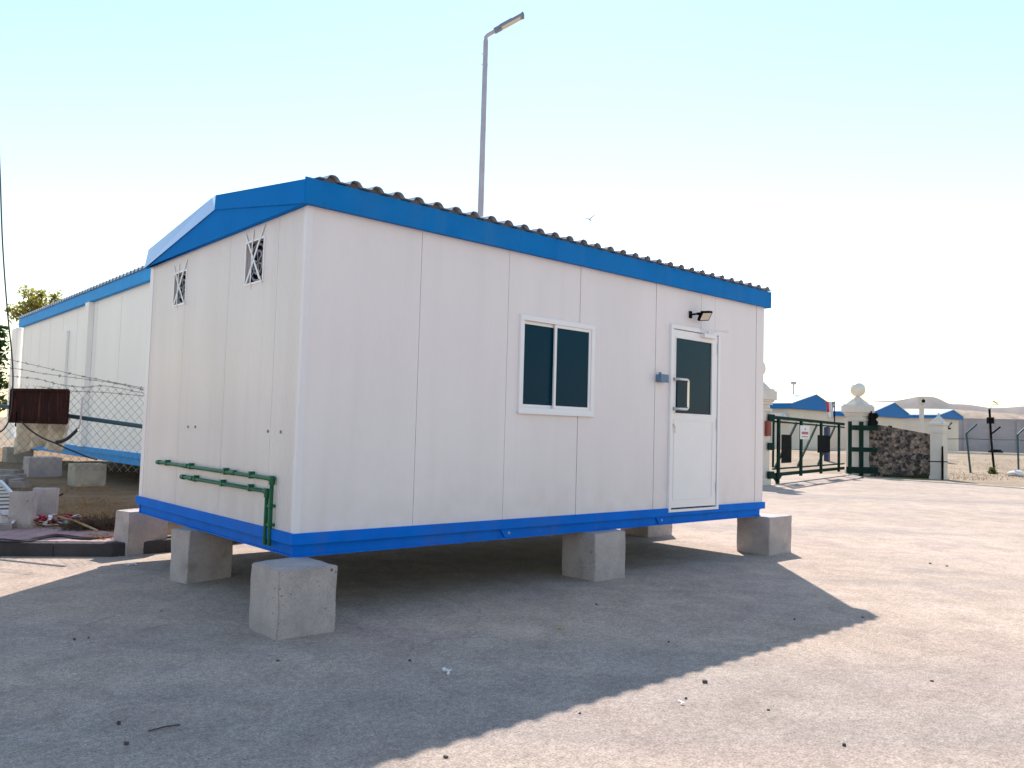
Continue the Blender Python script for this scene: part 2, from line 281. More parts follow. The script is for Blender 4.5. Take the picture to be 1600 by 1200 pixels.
# ------------------------------------------------------------------ mesh building
class MB:
    def __init__(s): s.v = []; s.f = []; s.mi = []; s.cur = 0
    def add(s, vs, fs):
        o = len(s.v); s.v += [V(p) for p in vs]
        for f in fs: s.f.append(tuple(i+o for i in f)); s.mi.append(s.cur)
        return s
    def box(s, x0, y0, z0, x1, y1, z1):
        if x0 > x1: x0, x1 = x1, x0
        if y0 > y1: y0, y1 = y1, y0
        if z0 > z1: z0, z1 = z1, z0
        return s.add([(x0, y0, z0), (x1, y0, z0), (x1, y1, z0), (x0, y1, z0), (x0, y0, z1), (x1, y0, z1), (x1, y1, z1), (x0, y1, z1)],
                     [(3, 2, 1, 0), (4, 5, 6, 7), (0, 1, 5, 4), (1, 2, 6, 5), (2, 3, 7, 6), (3, 0, 4, 7)])
    def obox(s, c, a, b, d, ha, hb, hd):
        c, a, b, d = V(c), V(a).normalized()*ha, V(b).normalized()*hb, V(d).normalized()*hd
        vs = [c-a-b-d, c+a-b-d, c+a+b-d, c-a+b-d, c-a-b+d, c+a-b+d, c+a+b+d, c-a+b+d]
        return s.add(vs, [(3, 2, 1, 0), (4, 5, 6, 7), (0, 1, 5, 4), (1, 2, 6, 5), (2, 3, 7, 6), (3, 0, 4, 7)])
    def bar(s, p, q, w, h, up=(0, 0, 1)):
        p, q = V(p), V(q); a = (q-p); b = a.cross(V(up))
        if b.length < 1e-6: b = a.cross(V((1, 0, 0)))
        d = b.cross(a)
        return s.obox((p+q)/2, a, b, d, a.length/2, w/2, h/2)
    def prism(s, pts, ext):
        ext = V(ext); n = len(pts); vs = [V(p) for p in pts]+[V(p)+ext for p in pts]
        return s.add(vs, [tuple(range(n))[::-1], tuple(range(n, 2*n))]+[(i, (i+1) % n, (i+1) % n+n, i+n) for i in range(n)])
    def tube(s, path, r, n=8, caps=True):
        path = [V(p) for p in path]; rs = r if isinstance(r, (list, tuple)) else [r]*len(path)
        o = len(s.v); prev = None
        for i, p in enumerate(path):
            t = (path[min(i+1, len(path)-1)]-path[max(i-1, 0)]).normalized()
            if prev is None:
                a = t.cross(V((0, 0, 1)))
                if a.length < 1e-4: a = V((1, 0, 0))
            else: a = prev-t*prev.dot(t)
            a.normalize(); b = t.cross(a); prev = a
            for k in range(n):
                w = 2*math.pi*k/n; s.v.append(p+(a*math.cos(w)+b*math.sin(w))*rs[i])
        for i in range(len(path)-1):
            for k in range(n):
                s.f.append((o+i*n+k, o+i*n+(k+1) % n, o+(i+1)*n+(k+1) % n, o+(i+1)*n+k)); s.mi.append(s.cur)
        if caps:
            s.f.append(tuple(o+k for k in range(n))[::-1]); s.mi.append(s.cur)
            s.f.append(tuple(o+(len(path)-1)*n+k for k in range(n))); s.mi.append(s.cur)
        return s
    def lathe(s, c, prof, n=16):
        o = len(s.v)
        for r, z in prof:
            for k in range(n):
                w = 2*math.pi*k/n; s.v.append(V((c[0]+r*math.cos(w), c[1]+r*math.sin(w), c[2]+z)))
        for i in range(len(prof)-1):
            for k in range(n):
                s.f.append((o+i*n+k, o+i*n+(k+1) % n, o+(i+1)*n+(k+1) % n, o+(i+1)*n+k)); s.mi.append(s.cur)
        s.f.append(tuple(o+k for k in range(n))[::-1]); s.mi.append(s.cur)
        s.f.append(tuple(o+(len(prof)-1)*n+k for k in range(n))); s.mi.append(s.cur)
        return s
    def build(s, name, m, parent=None, smooth=False, bevel=0, fix=True):
        off = V((0, 0, 0))
        p = parent
        while p is not None: off += p.location; p = p.parent
        me = bpy.data.meshes.new(name); me.from_pydata([tuple(q-off) for q in s.v], [], s.f)
        for mm in (m if isinstance(m, (list, tuple)) else [m]): me.materials.append(M[mm])
        for i, pl in enumerate(me.polygons): pl.material_index = s.mi[i]
        if fix:
            bm = bmesh.new(); bm.from_mesh(me); bmesh.ops.recalc_face_normals(bm, faces=bm.faces); bm.to_mesh(me); bm.free()
        if smooth:
            for pl in me.polygons: pl.use_smooth = True
            try: me.set_sharp_from_angle(angle=math.radians(40))
            except Exception: pass
        o = bpy.data.objects.new(name, me); COL.objects.link(o)
        if parent is not None: o.parent = parent
        if bevel:
            b = o.modifiers.new('bevel', 'BEVEL'); b.width = bevel; b.segments = 2; b.limit_method = 'ANGLE'; b.angle_limit = math.radians(50)
        return o
def thing(name, label, cat, loc=(0, 0, 0), group=None):
    o = bpy.data.objects.new(name, None); COL.objects.link(o); o.location = loc; o.empty_display_size = .2
    return tag(o, label, cat, group)
def tag(o, label, cat, group=None):
    o['label'] = label; o['category'] = cat
    if group: o['group'] = group
    return o
def struct(o, kind='structure'): o['kind'] = kind; return o
def single(mb, name, m, label, cat, group=None, **k): return tag(mb.build(name, m, **k), label, cat, group)
def cells(mb, a0, a1, z0, z1, opens, put):
    """rectangle a0..a1 x z0..z1 minus the openings"""
    xs = sorted({a0, a1}|{min(max(e, a0), a1) for o in opens for e in o[:2]})
    for p, q in zip(xs, xs[1:]):
        if q-p < 1e-4: continue
        mid = (p+q)/2; zz = [(o[2], o[3]) for o in opens if o[0] < mid < o[1]]
        z = z0
        for lo, hi in sorted(zz):
            if lo > z: put(mb, p, q, z, min(lo, z1))
            z = max(z, hi)
        if z < z1: put(mb, p, q, z, z1)

# ================================================================== THE CABIN
Z0, Z1, LX, WY = .625, 3.025, 6.20, 3.47
ZB = .456                                    # underside of the base beam
cab = thing('prefab_cabin', 'white prefab cabin with blue trim standing on concrete blocks in the foreground', 'cabin')
WIN = (2.125, 3.115, 1.580, 2.468); DOOR = (4.32, 5.24, .585, 2.618)
FANS = [(.715, 1.06, 2.555, 2.905), (2.42, 2.745, 2.545, 2.862)]
G = .0021
# front wall: separate panels with open joints, on a recessed backing
w = MB()
sx = [0.0, 1.03, 1.985, 2.91, 3.046, 4.08, 4.21, 4.89, 5.16, 6.03, LX]
for a, b in zip(sx, sx[1:]):
    a_ = a+(G if a > 0 else 0); b_ = b-(G if b < LX else 0)
    proud = -.004 if (a in (2.91, 4.08, 6.03)) else 0
    cells(w, a_, b_, Z0, Z1+.1, [WIN, DOOR], lambda mb, p, q, z, zz: mb.box(p, proud, z, q, .05, zz))
w.build('wall', 'panel_x', cab)
bk = MB(); cells(bk, .02, LX-.02, Z0, Z1+.1, [WIN, DOOR], lambda mb, p, q, z, zz: mb.box(p, .014, z, q, .016, zz))
# end wall facing the yard
g = MB(); sy = [.0502, .46, 1.39, 2.42, 3.28, WY]
for a, b in zip(sy, sy[1:]):
    a_ = a+(G if a > .1 else 0); b_ = b-(G if b < WY else 0)
    cells(g, a_, b_, Z0, Z1+.1, FANS, lambda mb, p, q, z, zz: mb.box(0, p, z, .05, q, zz))
g.build('wall', 'panel_y', cab)
cells(bk, .07, WY-.02, Z0, Z1+.1, FANS, lambda mb, p, q, z, zz: mb.box(.014, p, z, .016, q, zz))
bk.build('joint_backing', 'seam', cab)
b = MB(); b.box(0.0502, WY-.05, Z0, LX-.0502, WY, Z1+.1); b.build('wall', 'panel_x', cab)
b = MB(); b.box(LX-.05, .0502, Z0, LX, WY, Z1+.1); b.build('wall', 'panel_y', cab)
# corner flashing
c = MB(); c.box(-.003, -.0035, Z0, .045, 0, Z1); c.box(-.0035, 0.0, Z0, -.0002, .045, Z1); c.build('corner_trim', 'trim', cab)
c = MB(); c.box(-.004, WY-.10, Z0, -.0003, WY+.003, Z1); c.build('corner_trim', 'trim', cab)
# floor and ceiling close the box
b = MB(); b.box(.06, .06, .56, LX-.06, WY-.06, .60); b.build('floor_deck', 'void', cab)
# base: proud skirting angle over a recessed channel beam
t = MB()
for xa, xb in ((-.026, DOOR[0]-.004), (DOOR[1]+.004, LX+.03)): t.box(xa, -.026, .548, xb, .04, Z0+.004)
t.box(DOOR[0]-.004, -.024, .548, DOOR[1]+.004, .04, .5835); t.box(-.026, .04, .548, .04, WY+.026, Z0+.004); t.box(LX-.04, .04, .548, LX+.03, WY+.026, Z0+.004); t.box(.04, WY-.04, .548, LX-.04, WY+.026, Z0+.004)
t.build('base_trim', 'blue_beam', cab, bevel=.003)
t = MB()
for sgn, y in ((1, .002), (-1, WY-.002)):
    yy = lambda d: y+sgn*d
    t.box(.002, yy(0), ZB, LX-.03, yy(.07), .468); t.box(.002, yy(.012), .468, LX-.03, yy(.022), .546); t.box(.002, yy(0), .536, DOOR[0] if 0 else LX-.03, yy(.07), .5475)
for sgn, x in ((1, .003), (-1, LX-.031)):
    xx = lambda d: x+sgn*d
    t.box(xx(0), .075, ZB, xx(.07), WY-.075, .468); t.box(xx(.009), .026, .469, xx(.019), WY-.026, .5355); t.box(xx(0), .075, .536, xx(.07), WY-.075, .5472)
t.build('base_beam', 'blue_beam', cab)
jb = MB()
for x in (1.1, 2.06, 3.1, 4.15, 5.2): jb.box(x, .08, .47, x+.06, WY-.08, .555)
jb.build('floor_joist', 'blue_beam', cab)
for x in (2.03, 4.20):
    l = MB(); l.prism([(x-.07, -.004, .547), (x+.06, -.004, .547), (x+.075, -.004, .470), (x-.01, -.004, .470)], (0, .012, 0)); lug = l.build('lifting_lug', 'blue_beam', cab)
    h = MB(); h.tube([(x+.035, -.006, .508), (x+.035, -.0035, .508)], .012, 12); h.build('lug_hole', 'concrete', lug)
# front fascia
ZE = 3.222
f = MB(); f.box(-.055, -.062, Z1-.002, 6.235, -.046, ZE-.005); f.box(-.055, -.045, Z1+.002, 6.235, -.0005, Z1+.012);
for x in (2.05, 4.15): f.box(x, -.0635, Z1-.003, x+.05, -.0622, ZE-.006)
for i in range(21):
    x = .1+i*.3
    for z in (Z1+.03, ZE-.035): f.tube([(x, -.0655, z), (x, -.0621, z)], .005, 6)
f.build('fascia', 'blue', cab)
f = MB(); f.box(6.236, -.064, Z1-.004, 6.262, .1, ZE-.002); f.prism([(6.25, .1, Z1), (6.25, 1.735, Z1), (6.25, 1.735, ZE+.15), (6.25, .1, ZE)], (.012, 0, 0)); f.prism([(6.25, 1.736, Z1), (6.25, 3.5, Z1), (6.25, 3.5, ZE), (6.25, 1.736, ZE+.15)], (.012, 0, 0)); f.build('fascia_end', 'blue', cab)
f = MB(); f.box(.12, WY+.035, Z1, 6.23, WY+.055, ZE); f.build('fascia', 'blue', cab)
# gable: flat board under a bent glossy flashing
XG = -.052
def gp(x, y, X=XG): p = on(x, y, 0, X); return V((X, p.y, p.z))
pA, pB, pC = gp(488, 309), gp(337, 327), gp(237, 416)
pA.y = -.055; pC.y = 3.47
f = MB(); f.prism([V((XG, -.055, Z1-.002)), V((XG, WY, Z1-.002)), pC, pB, pA], (.014, 0, 0)); f.box(XG+.014, -.045, Z1, -.0005, WY, Z1+.01); f.build('gable_board', 'blue_end', cab)
tA, tB, tC = gp(490, 273.5, XG-.012), gp(337, 305, XG-.012), on(232, 390, 0, .06)
tA.y = -.064
bA = V((XG-.012, -.064, pA.z-.022)); bB = V((XG-.012, pB.y, pB.z-.006))
f = MB(); f.cur = 1; f.prism([bA, bB, tB, tA], (.010, 0, 0)); f.cur = 0
bC = V((XG-.012, 3.50, pC.z+.004)); tB2 = on(331, 309, 0, .07); tC2 = on(232, 390, 0, .07)
f.prism([bB, bC, tC2, tB2], (.010, 0, -.003)); f.prism([bB, tB2, tB], (.010, 0, -.002))
f.prism([tA, tB, tB+V((.16, 0, .012)), tA+V((.16, 0, .012))], (0, 0, -.004)); f.prism([tB2, tC2, tC2+V((.10, 0, .004)), tB2+V((.10, 0, .004))], (0, 0, -.004))
for i in range(14):
    y = -.02+i*.125; k = (y+.06)/(pB.y+.06); z = bA.z+(bB.z-bA.z)*k+.012
    f.tube([(XG-.016, y, z), (XG-.0118, y, z)], .0045, 6)
f.build('gable_flashing', ['blue_flash', 'blue_end'], cab)
# corrugated roof
def rib_profile(x0, x1, pitch, h):
    pts = []; x = x0
    while x < x1-.01:
        for fx, fz in ((0, 0), (.30, 0), (.40, .75), (.50, 1), (.66, 1), (.76, .75), (.88, 0)): pts.append((x+fx*pitch, fz*h))
        x += pitch
    pts.append((x, 0)); return [p for p in pts if p[0] <= x1]
prof = rib_profile(.035, 6.262, .1925, .036)
def roof_slope(mb, prof, y0, z0, y1, z1, yoff=0):
    n = len(prof); o = len(mb.v)
    for y, z in ((y0, z0), (y1, z1)):
        for x, h in prof: mb.v.append(V((x, y, z+h)))
    for i in range(n-1): mb.f.append((o+i, o+i+1, o+n+i+1, o+n+i)); mb.mi.append(0)
rf = MB(); roof_slope(rf, prof, -.098, ZE+.004, 1.735, ZE+.155); roof_slope(rf, prof, 1.735, ZE+.155, 3.57, ZE+.004)
ro = rf.build('roof', 'roofmetal', cab, fix=False)
so = ro.modifiers.new('thick', 'SOLIDIFY'); so.thickness = .004; so.offset = 1
rc = MB(); rc.prism([(.10, 1.50, ZE+.178), (.10, 1.735, ZE+.202), (.10, 1.97, ZE+.178), (.10, 1.735, ZE+.194)], (6.16, 0, 0)); rc.build('ridge_cap', 'roofmetal', cab)
ff = MB()
pts = [(x, -.044, ZE+.001+max(h-.001, .0)) for x, h in prof]
ff.prism(pts+[(prof[-1][0], -.044, ZE-.012), (prof[0][0], -.044, ZE-.012)], (0, .05, .003)); ff.build('foam_filler', 'foam', cab)
# ceiling void
cb = MB(); cb.prism([(.06, .06, Z1+.09), (.06, WY-.06, Z1+.09), (.06, 1.735, ZE+.13)], (LX-.12, 0, 0)); cb.build('ceiling', 'void', cab)

# window
wx0, wx1, wz0, wz1 = WIN
f = MB(); e = .048
f.box(wx0, -.022, wz0, wx1, .05, wz0+e); f.box(wx0, -.022, wz1-e, wx1, .05, wz1); f.box(wx0, -.022, wz0+e, wx0+e, .05, wz1-e); f.box(wx1-e, -.022, wz0+e, wx1, .05, wz1-e)
win = f.build('window', 'white_alu', cab, bevel=.003)
s = MB(); s.box(wx0-.008, -.034, wz0-.012, wx1+.008, -.0222, wz0+.006); s.build('sill', 'white_alu', win, bevel=.002)
def sash(x0, x1, y, nm):
    s = MB(); b_ = .028
    z0, z1 = wz0+e+.0005, wz1-e-.0005
    s.box(x0, y, z0, x1, y+.018, z0+b_); s.box(x0, y, z1-b_, x1, y+.018, z1); s.box(x0, y, z0+b_, x0+b_, y+.018, z1-b_); s.box(x1-b_, y, z0+b_, x1, y+.018, z1-b_)
    s.build('sash', 'white_alu', win)
    q = MB(); q.box(x0+b_-.002, y+.007, z0+b_-.002, x1-b_+.002, y+.012, z1-b_+.002); q.build('pane', 'glass', win)
sash(wx0+e, 2.625, .016, 'l'); sash(2.570, wx1-e, -.010, 'r')
q = MB(); q.box(wx0+e, .045, wz0+e, wx1-e, .049, wz1-e); q.build('window_back', 'void', win)

# door
dx0, dx1, dz0, dz1 = DOOR
f = MB(); e = .045
f.box(dx0, -.028, dz0, dx0+e-.006, .05, dz1); f.box(dx1-e+.006, -.028, dz0, dx1, .05, dz1); f.box(dx0+e-.006, -.028, dz1-e, dx1-e+.006, .05, dz1); f.box(dx0+e-.006, -.028, dz0, dx1-e+.006, .05, dz0+.028)
f.build('door_frame', 'white_alu', cab, bevel=.003)
q = MB(); q.box(dx0+e-.006, .042, dz0+.028, dx1-e+.006, .049, dz1-e); q.build('door_rebate', 'void', cab)
lx0, lx1, lz0, lz1 = dx0+e+.006, dx1-e-.002, dz0+.045, dz1-e-.008
GX0, GX1, GZ0, GZ1 = 4.415, 5.085, 1.655, 2.475
d = MB()
cells(d, lx0, lx1, lz0, lz1, [(GX0, GX1, GZ0, GZ1)], lambda mb, p, q_, z, zz: mb.box(p, -.016, z, q_, .03, zz))
for a in ((GX0, GX1, GZ0, GZ1), (GX0-.005, GX1+.02, lz0+.10, 1.57)):       # beads around pane and lower panel
    x0, x1, z0, z1 = a; k = .014
    d.box(x0-k, -.021, z0-k, x1+k, -.0162, z0); d.box(x0-k, -.021, z1, x1+k, -.0162, z1+k); d.box(x0-k, -.021, z0, x0, -.0162, z1); d.box(x1, -.021, z0, x1+k, -.0162, z1)
door = d.build('door', 'white_alu', cab, bevel=.0015)
q = MB(); q.box(GX0, -.004, GZ0, GX1, .004, GZ1); q.build('pane', 'glass_door', door)
h = MB(); hx = 4.388; hp = []
for z in (2.02, 1.70): h.tube([(hx, -.0165, z), (hx, -.026, z)], .021, 14)
def arc(p, q_, c, n=5): return [V(p)*(1-t)**2+V(c)*2*t*(1-t)+V(q_)*t*t for t in [i/n for i in range(n+1)]]
path = [V((hx, -.024, 2.02))]+arc((hx, -.06, 2.02), (hx+.04, -.085, 2.02), (hx, -.085, 2.02))+arc((hx+.13, -.085, 2.02), (hx+.16, -.085, 1.99), (hx+.16, -.085, 2.02))+arc((hx+.16, -.085, 1.73), (hx+.13, -.085, 1.70), (hx+.16, -.085, 1.70))+arc((hx+.04, -.085, 1.70), (hx, -.06, 1.70), (hx, -.085, 1.70))+[V((hx, -.024, 1.70))]
h.tube(path, .0165, 10); h.build('handle', 'chrome', door, smooth=True)
k = MB(); k.tube([(4.392, -.0165, 1.520), (4.392, -.024, 1.520)], .017, 12); k.box(4.386, -.034, 1.508, 4.398, -.024, 1.532); k.box(4.400, -.034, 1.435, 4.412, -.030, 1.515); k.build('lock', 'chrome', door)
for z in (2.42, 1.55, .84):
    k = MB(); k.tube([(lx1+.004, -.030, z-.06), (lx1+.004, -.030, z+.06)], .009, 8); k.build('hinge', 'white_alu', door)
k = MB(); k.box(4.86, -.075, 2.522, 5.09, -.0165, 2.565); k.bar((4.96, -.06, 2.59), (5.12, -.20, 2.60), .022, .008); k.bar((5.12, -.20, 2.606), (4.84, -.03, 2.612), .018, .008); k.tube([(5.12, -.20, 2.590), (5.12, -.20, 2.618)], .016, 8); k.tube([(4.96, -.06, 2.56), (4.96, -.06, 2.596)], .014, 8); k.build('door_closer', 'white_alu', door)

# floodlight over the door
fl = MB(); fl.box(4.655, -.012, 2.72, 4.705, -.0045, 2.80); fl.bar((4.68, -.012, 2.76), (4.70, -.09, 2.765), .018, .018); fl.bar((4.69, -.09, 2.765), (4.74, -.11, 2.765), .016, .03)
flo = fl.build('floodlight', 'blackmetal', cab)
cc = V((4.785, -.125, 2.748)); a_ = V((.97, -.12, .12)).normalized(); nn = V((-.05, -.80, -.60)); nn = (nn-a_*nn.dot(a_)).normalized(); b_ = nn.cross(a_)
hd = MB(); hd.obox(cc, a_, b_, nn, .084, .058, .014)
for k_ in range(5): hd.obox(cc-nn*.024+a_*(-.06+.03*k_), a_, b_, nn, .004, .05, .010)
hd.build('housing', 'blackmetal', flo, bevel=.004)
hd = MB(); hd.obox(cc+nn*.0152, a_, b_, nn, .068, .044, .0012); hd.build('lens', 'lens', flo)

j = MB(); j.box(4.085, -.075, 1.972, 4.205, -.0045, 2.05); j.box(4.08, -.082, 1.968, 4.21, -.0752, 2.054); j.tube([(4.115, -.04, 2.05), (4.115, -.04, 2.075)], .014, 8); j.tube([(4.17, -.084, 1.985), (4.17, -.082, 1.985)], .005, 6); j.build('junction_box', 'greypvc', cab, bevel=.003)

# exhaust fans in the end wall, crossed with packing tape
for (y0, y1, z0, z1) in FANS:
    f = MB(); e = .010
    f.box(-.006, y0-e, z0-e, .001, y1+e, z0+.006); f.box(-.006, y0-e, z1-.006, .001, y1+e, z1+e); f.box(-.006, y0-e, z0+.006, .001, y0+.006, z1-.006); f.box(-.006, y1-.006, z0+.006, .001, y1+e, z1-.006)
    fan = f.build('exhaust_fan', 'white_alu', cab)
    q = MB(); q.box(.12, y0+.001, z0+.001, .125, y1-.001, z1-.001); q.box(.051, y0-.02, z0-.02, .13, y0, z1+.02); q.box(.051, y1, z0-.02, .13, y1+.02, z1+.02); q.box(.051, y0, z0-.02, .13, y1, z0); q.box(.051, y0, z1, .13, y1, z1+.02); q.build('duct', 'void', fan)
    cy, cz = (y0+y1)/2, (z0+z1)/2; R = (y1-y0)*.44
    rg = MB()
    for rr in (R, R*.62): rg.tube([(.03, cy+rr*math.cos(t), cz+rr*math.sin(t)) for t in [2*math.pi*i/28 for i in range(29)]], .011, 6, caps=False)
    for i in range(3):
        t = i*math.pi/3+.3; rg.bar((.03, cy-R*math.cos(t), cz-R*math.sin(t)), (.03, cy+R*math.cos(t), cz+R*math.sin(t)), .006, .012)
    rg.build('grille', 'fan', fan, smooth=True)
    bl = MB(); bl.tube([(.05, cy, cz), (.10, cy, cz)], .04, 12)
    for i in range(6):
        t = i*math.pi/3; d1 = V((0, math.cos(t), math.sin(t))); d2 = V((0, -math.sin(t), math.cos(t)))
        bl.prism([V((.07, cy, cz))+d1*.03-d2*.02, V((.07, cy, cz))+d1*R*.95-d2*.03, V((.085, cy, cz))+d1*R*.9+d2*.06, V((.085, cy, cz))+d1*.03+d2*.02], (.004, 0, 0))
    bl.build('fan_blade', 'black', fan)
    tp = MB(); X = -.0075
    tails = [((cy+.20, z1+.09), (cy-.12, z0+.02)), ((cy-.17, z1+.10), (cy+.14, z0+.0)), ((cy+.035, z1+.09), (cy+.05, z0-.05)), ((cy-.17, z0-.02), (cy+.10, z1-.03))]
    for n_, ((ya, za), (yb, zb)) in enumerate(tails):
        wd = (.013, .016, .009, .011)[n_]; steps = 7; dx = X-.0012*n_
        for i in range(steps):
            t0, t1 = i/steps, (i+1)/steps
            inside = lambda t: min(1, max(0, 1-abs((za+(zb-za)*t-cz)/((z1-z0)/2+.09))))
            xa = dx if z0-.05 < za+(zb-za)*t0 < z1+.05 else -.003-.0012*n_
            xb = dx if z0-.05 < za+(zb-za)*t1 < z1+.05 else -.003-.0012*n_
            tp.bar((xa, ya+(yb-ya)*t0, za+(zb-za)*t0), (xb, ya+(yb-ya)*t1, za+(zb-za)*t1), .001, wd, up=(0, 0, 1)) if False else tp.add([(xa, ya+(yb-ya)*t0-wd, za+(zb-za)*t0), (xa, ya+(yb-ya)*t0+wd, za+(zb-za)*t0), (xb, ya+(yb-ya)*t1+wd, za+(zb-za)*t1), (xb, ya+(yb-ya)*t1-wd, za+(zb-za)*t1)], [(0, 1, 2, 3)])
    tpo = tp.build('tape', 'tape', fan); so = tpo.modifiers.new('thick', 'SOLIDIFY'); so.thickness = .0008

# pipes on the end wall
def pipe(pts, clips, coup):
    p = MB(); p.tube(pts, .0165, 10)
    for c in coup: p.tube([(pts[1][0], c-.045, pts[1][2]), (pts[1][0], c+.045, pts[1][2])], .0225, 10)
    p.tube([V(pts[2])+V((0, .035, 0)), V(pts[2])+V((0, -.014, 0))], .023, 10); p.tube([V(pts[2])+V((0, 0, .014)), V(pts[2])+V((0, 0, -.045))], .023, 10)
    p.tube([V(pts[1])+V((0, .014, 0)), V(pts[1])+V((0, -.05, 0))], .023, 10)
    o = p.build('water_pipe', 'greenpipe', cab, smooth=True)
    for y, z, up in clips:
        c = MB()
        if up: c.box(-.004, y-.024, z-.01, -.052, y+.024, z+.01)
        else: c.box(-.004, y-.012, z-.022, -.050, y+.012, z+.034)
        c.build('clip', 'greenpipe', o, bevel=.003)
X = -.030
pipe([(-.001, 2.853, 1.008), (X, 2.853, 1.008), (X, .327, 1.002), (X, .327, .505)], [(2.60, 1.007, 0), (1.98, 1.006, 0), (1.20, 1.004, 0), (.70, 1.003, 0), (.327, .80, 1), (.327, .66, 1)], [2.10, 1.05])
pipe([(-.001, 2.18, .905), (X, 2.18, .905), (X, .402, .903), (X, .402, .505)], [(1.85, .904, 0), (1.25, .904, 0), (.70, .903, 0)], [1.95])
for y, z in ((2.179, 1.364), (2.0, 1.367), (.494, 1.355), (.275, 1.354)):
    k = MB(); k.tube([(-.006, y, z), (-.0003, y, z)], .0125, 10); k.build('bolt', 'seam', cab)

# ================================================================== CONCRETE BLOCKS
def jitter_block(x0, y0, x1, y1, z0, z1, m='concrete', rot=0., sub=8):
    bm = bmesh.new(); bmesh.ops.create_cube(bm, size=1)
    bmesh.ops.bevel(bm, geom=bm.edges[:], offset=.016, segments=2, affect='EDGES')
    bmesh.ops.subdivide_edges(bm, edges=bm.edges[:], cuts=3, use_grid_fill=True)
    cx, cy = (x0+x1)/2, (y0+y1)/2; sd = V((random.random()*50, random.random()*50, 0))
    mb = MB()
    for v in bm.verts:
        p = V((v.co.x*(x1-x0), v.co.y*(y1-y0), v.co.z*(z1-z0)+(z1-z0)/2))
        ed = sum(abs(abs(c)-.5) < .03 for c in v.co)
        n = mnoise.noise_vector((p+sd)*7)
        p += n*(.002 if ed < 2 else .011)
        p.rotate(Matrix.Rotation(rot, 3, 'Z')); v.co = p
    bm.verts.index_update(); mb.v = [v.co+V((cx, cy, z0)) for v in bm.verts]
    mb.f = [tuple(v.index for v in f.verts) for f in bm.faces]; mb.mi = [0]*len(mb.f); bm.free()
    return mb
GB = 'concrete blocks under the near cabin'
for (x0, y0, x1, y1, lab, rot) in [
    (-.300, -.405, .130, .02, 'grey concrete block under the near corner of the white cabin, closest to the camera', .02),
    (3.045, -.140, 3.49, .30, 'grey concrete block under the middle of the cabin front, below the window', 0),
    (6.12, -.150, 6.64, .30, 'grey concrete block under the far right corner of the cabin, past the door', 0),
    (-.13, 1.83, .33, 2.09, 'grey concrete block under the middle of the cabin end wall, below the pipes', .27),
    (-.10, 3.62, .36, 3.88, 'grey concrete block under the rear left corner of the cabin, beside the kerb', .27),
    (6.15, 1.72, 6.70, 2.22, 'concrete block in the dark under the cabin, seen behind the door side', 0)]:
    o = tag(jitter_block(x0, y0, x1, y1, -.01, ZB-.002, rot=rot).build('concrete_block', 'concrete', smooth=True), lab, 'concrete block', GB)

# ================================================================== GROUND
def gh(x, y):                                  # gentle rise of the land beyond the gate
    d = (x-25.)*.86+(y-8.)*.30
    t = min(1., max(0., (d-9.)/16.)); t = t*t*(3-2*t)
    return -.02+.66*t
gm = MB(); radii = [0, 3, 6, 9, 12, 16, 20, 24, 27, 30, 33, 36, 39, 42, 45, 48, 52, 57, 63, 70, 80, 95, 120, 160, 230, 350, 600, 1100, 2000, 2800]; NA = 120
for r_ in radii[1:]:
    for k in range(NA):
        a = 2*math.pi*k/NA; x, y = r_*math.cos(a), r_*math.sin(a)
        gm.v.append(V((x, y, gh(x, y)+(mnoise.noise(V((x*.3, y*.3, 0)))*.05 if gh(x, y) > .02 else 0))))
gm.v.append(V((0, 0, -.02))); cidx = len(gm.v)-1
for k in range(NA): gm.f.append((cidx, k, (k+1) % NA)); gm.mi.append(0)
for i in range(len(radii)-2):
    for k in range(NA): gm.f.append((i*NA+k, i*NA+(k+1) % NA, (i+1)*NA+(k+1) % NA, (i+1)*NA+k)); gm.mi.append(0)
struct(gm.build('ground', 'desert', smooth=True))

# kerb line, pavement and yard on the left
K0, K1 = V((-1.088, 4.19, 0)), V((-.19, 3.60, 0)); kd = (K1-K0).normalized(); kn = V((-kd.y, kd.x, 0))   # kn points into the yard
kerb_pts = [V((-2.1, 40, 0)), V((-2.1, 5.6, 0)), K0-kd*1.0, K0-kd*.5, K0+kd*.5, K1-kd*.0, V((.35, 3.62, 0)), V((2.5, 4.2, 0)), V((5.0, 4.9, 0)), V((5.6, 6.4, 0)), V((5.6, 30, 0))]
# forecourt sheet: everything this side of the kerb and wall line
wl0, wl1 = on(1205, 752, 2, 0), on(1640, 767, 2, 0)
fc = MB()
edge = [V((-60, -60, 0)), V((60, -60, 0)), V((52, -18, 0))]
edge += [on(1600, 764, 2, 0), on(1520, 758, 2, 0), on(1460, 754, 2, 0), on(1400, 750, 2, 0), on(1350, 747, 2, 0), on(1318, 741, 2, 0), V((26, 13, 0)), V((20, 18, 0)), V((9, 30, 0))]
poly = [V((-60, 60, 0))]+edge+list(reversed(kerb_pts))[1:]  # unseen ground left of the yard, kept pale to bounce light onto long building
from mathutils.geometry import tessellate_polygon
fc.v = [V((p.x, p.y, 0)) for p in poly]; fc.f = [tuple(t) for t in tessellate_polygon([fc.v])]; fc.mi = [0]*len(fc.f)
o = fc.build('forecourt', 'forecourt', fix=False)
for p in o.data.polygons:
    if p.normal.z < 0: p.flip()
struct(o)
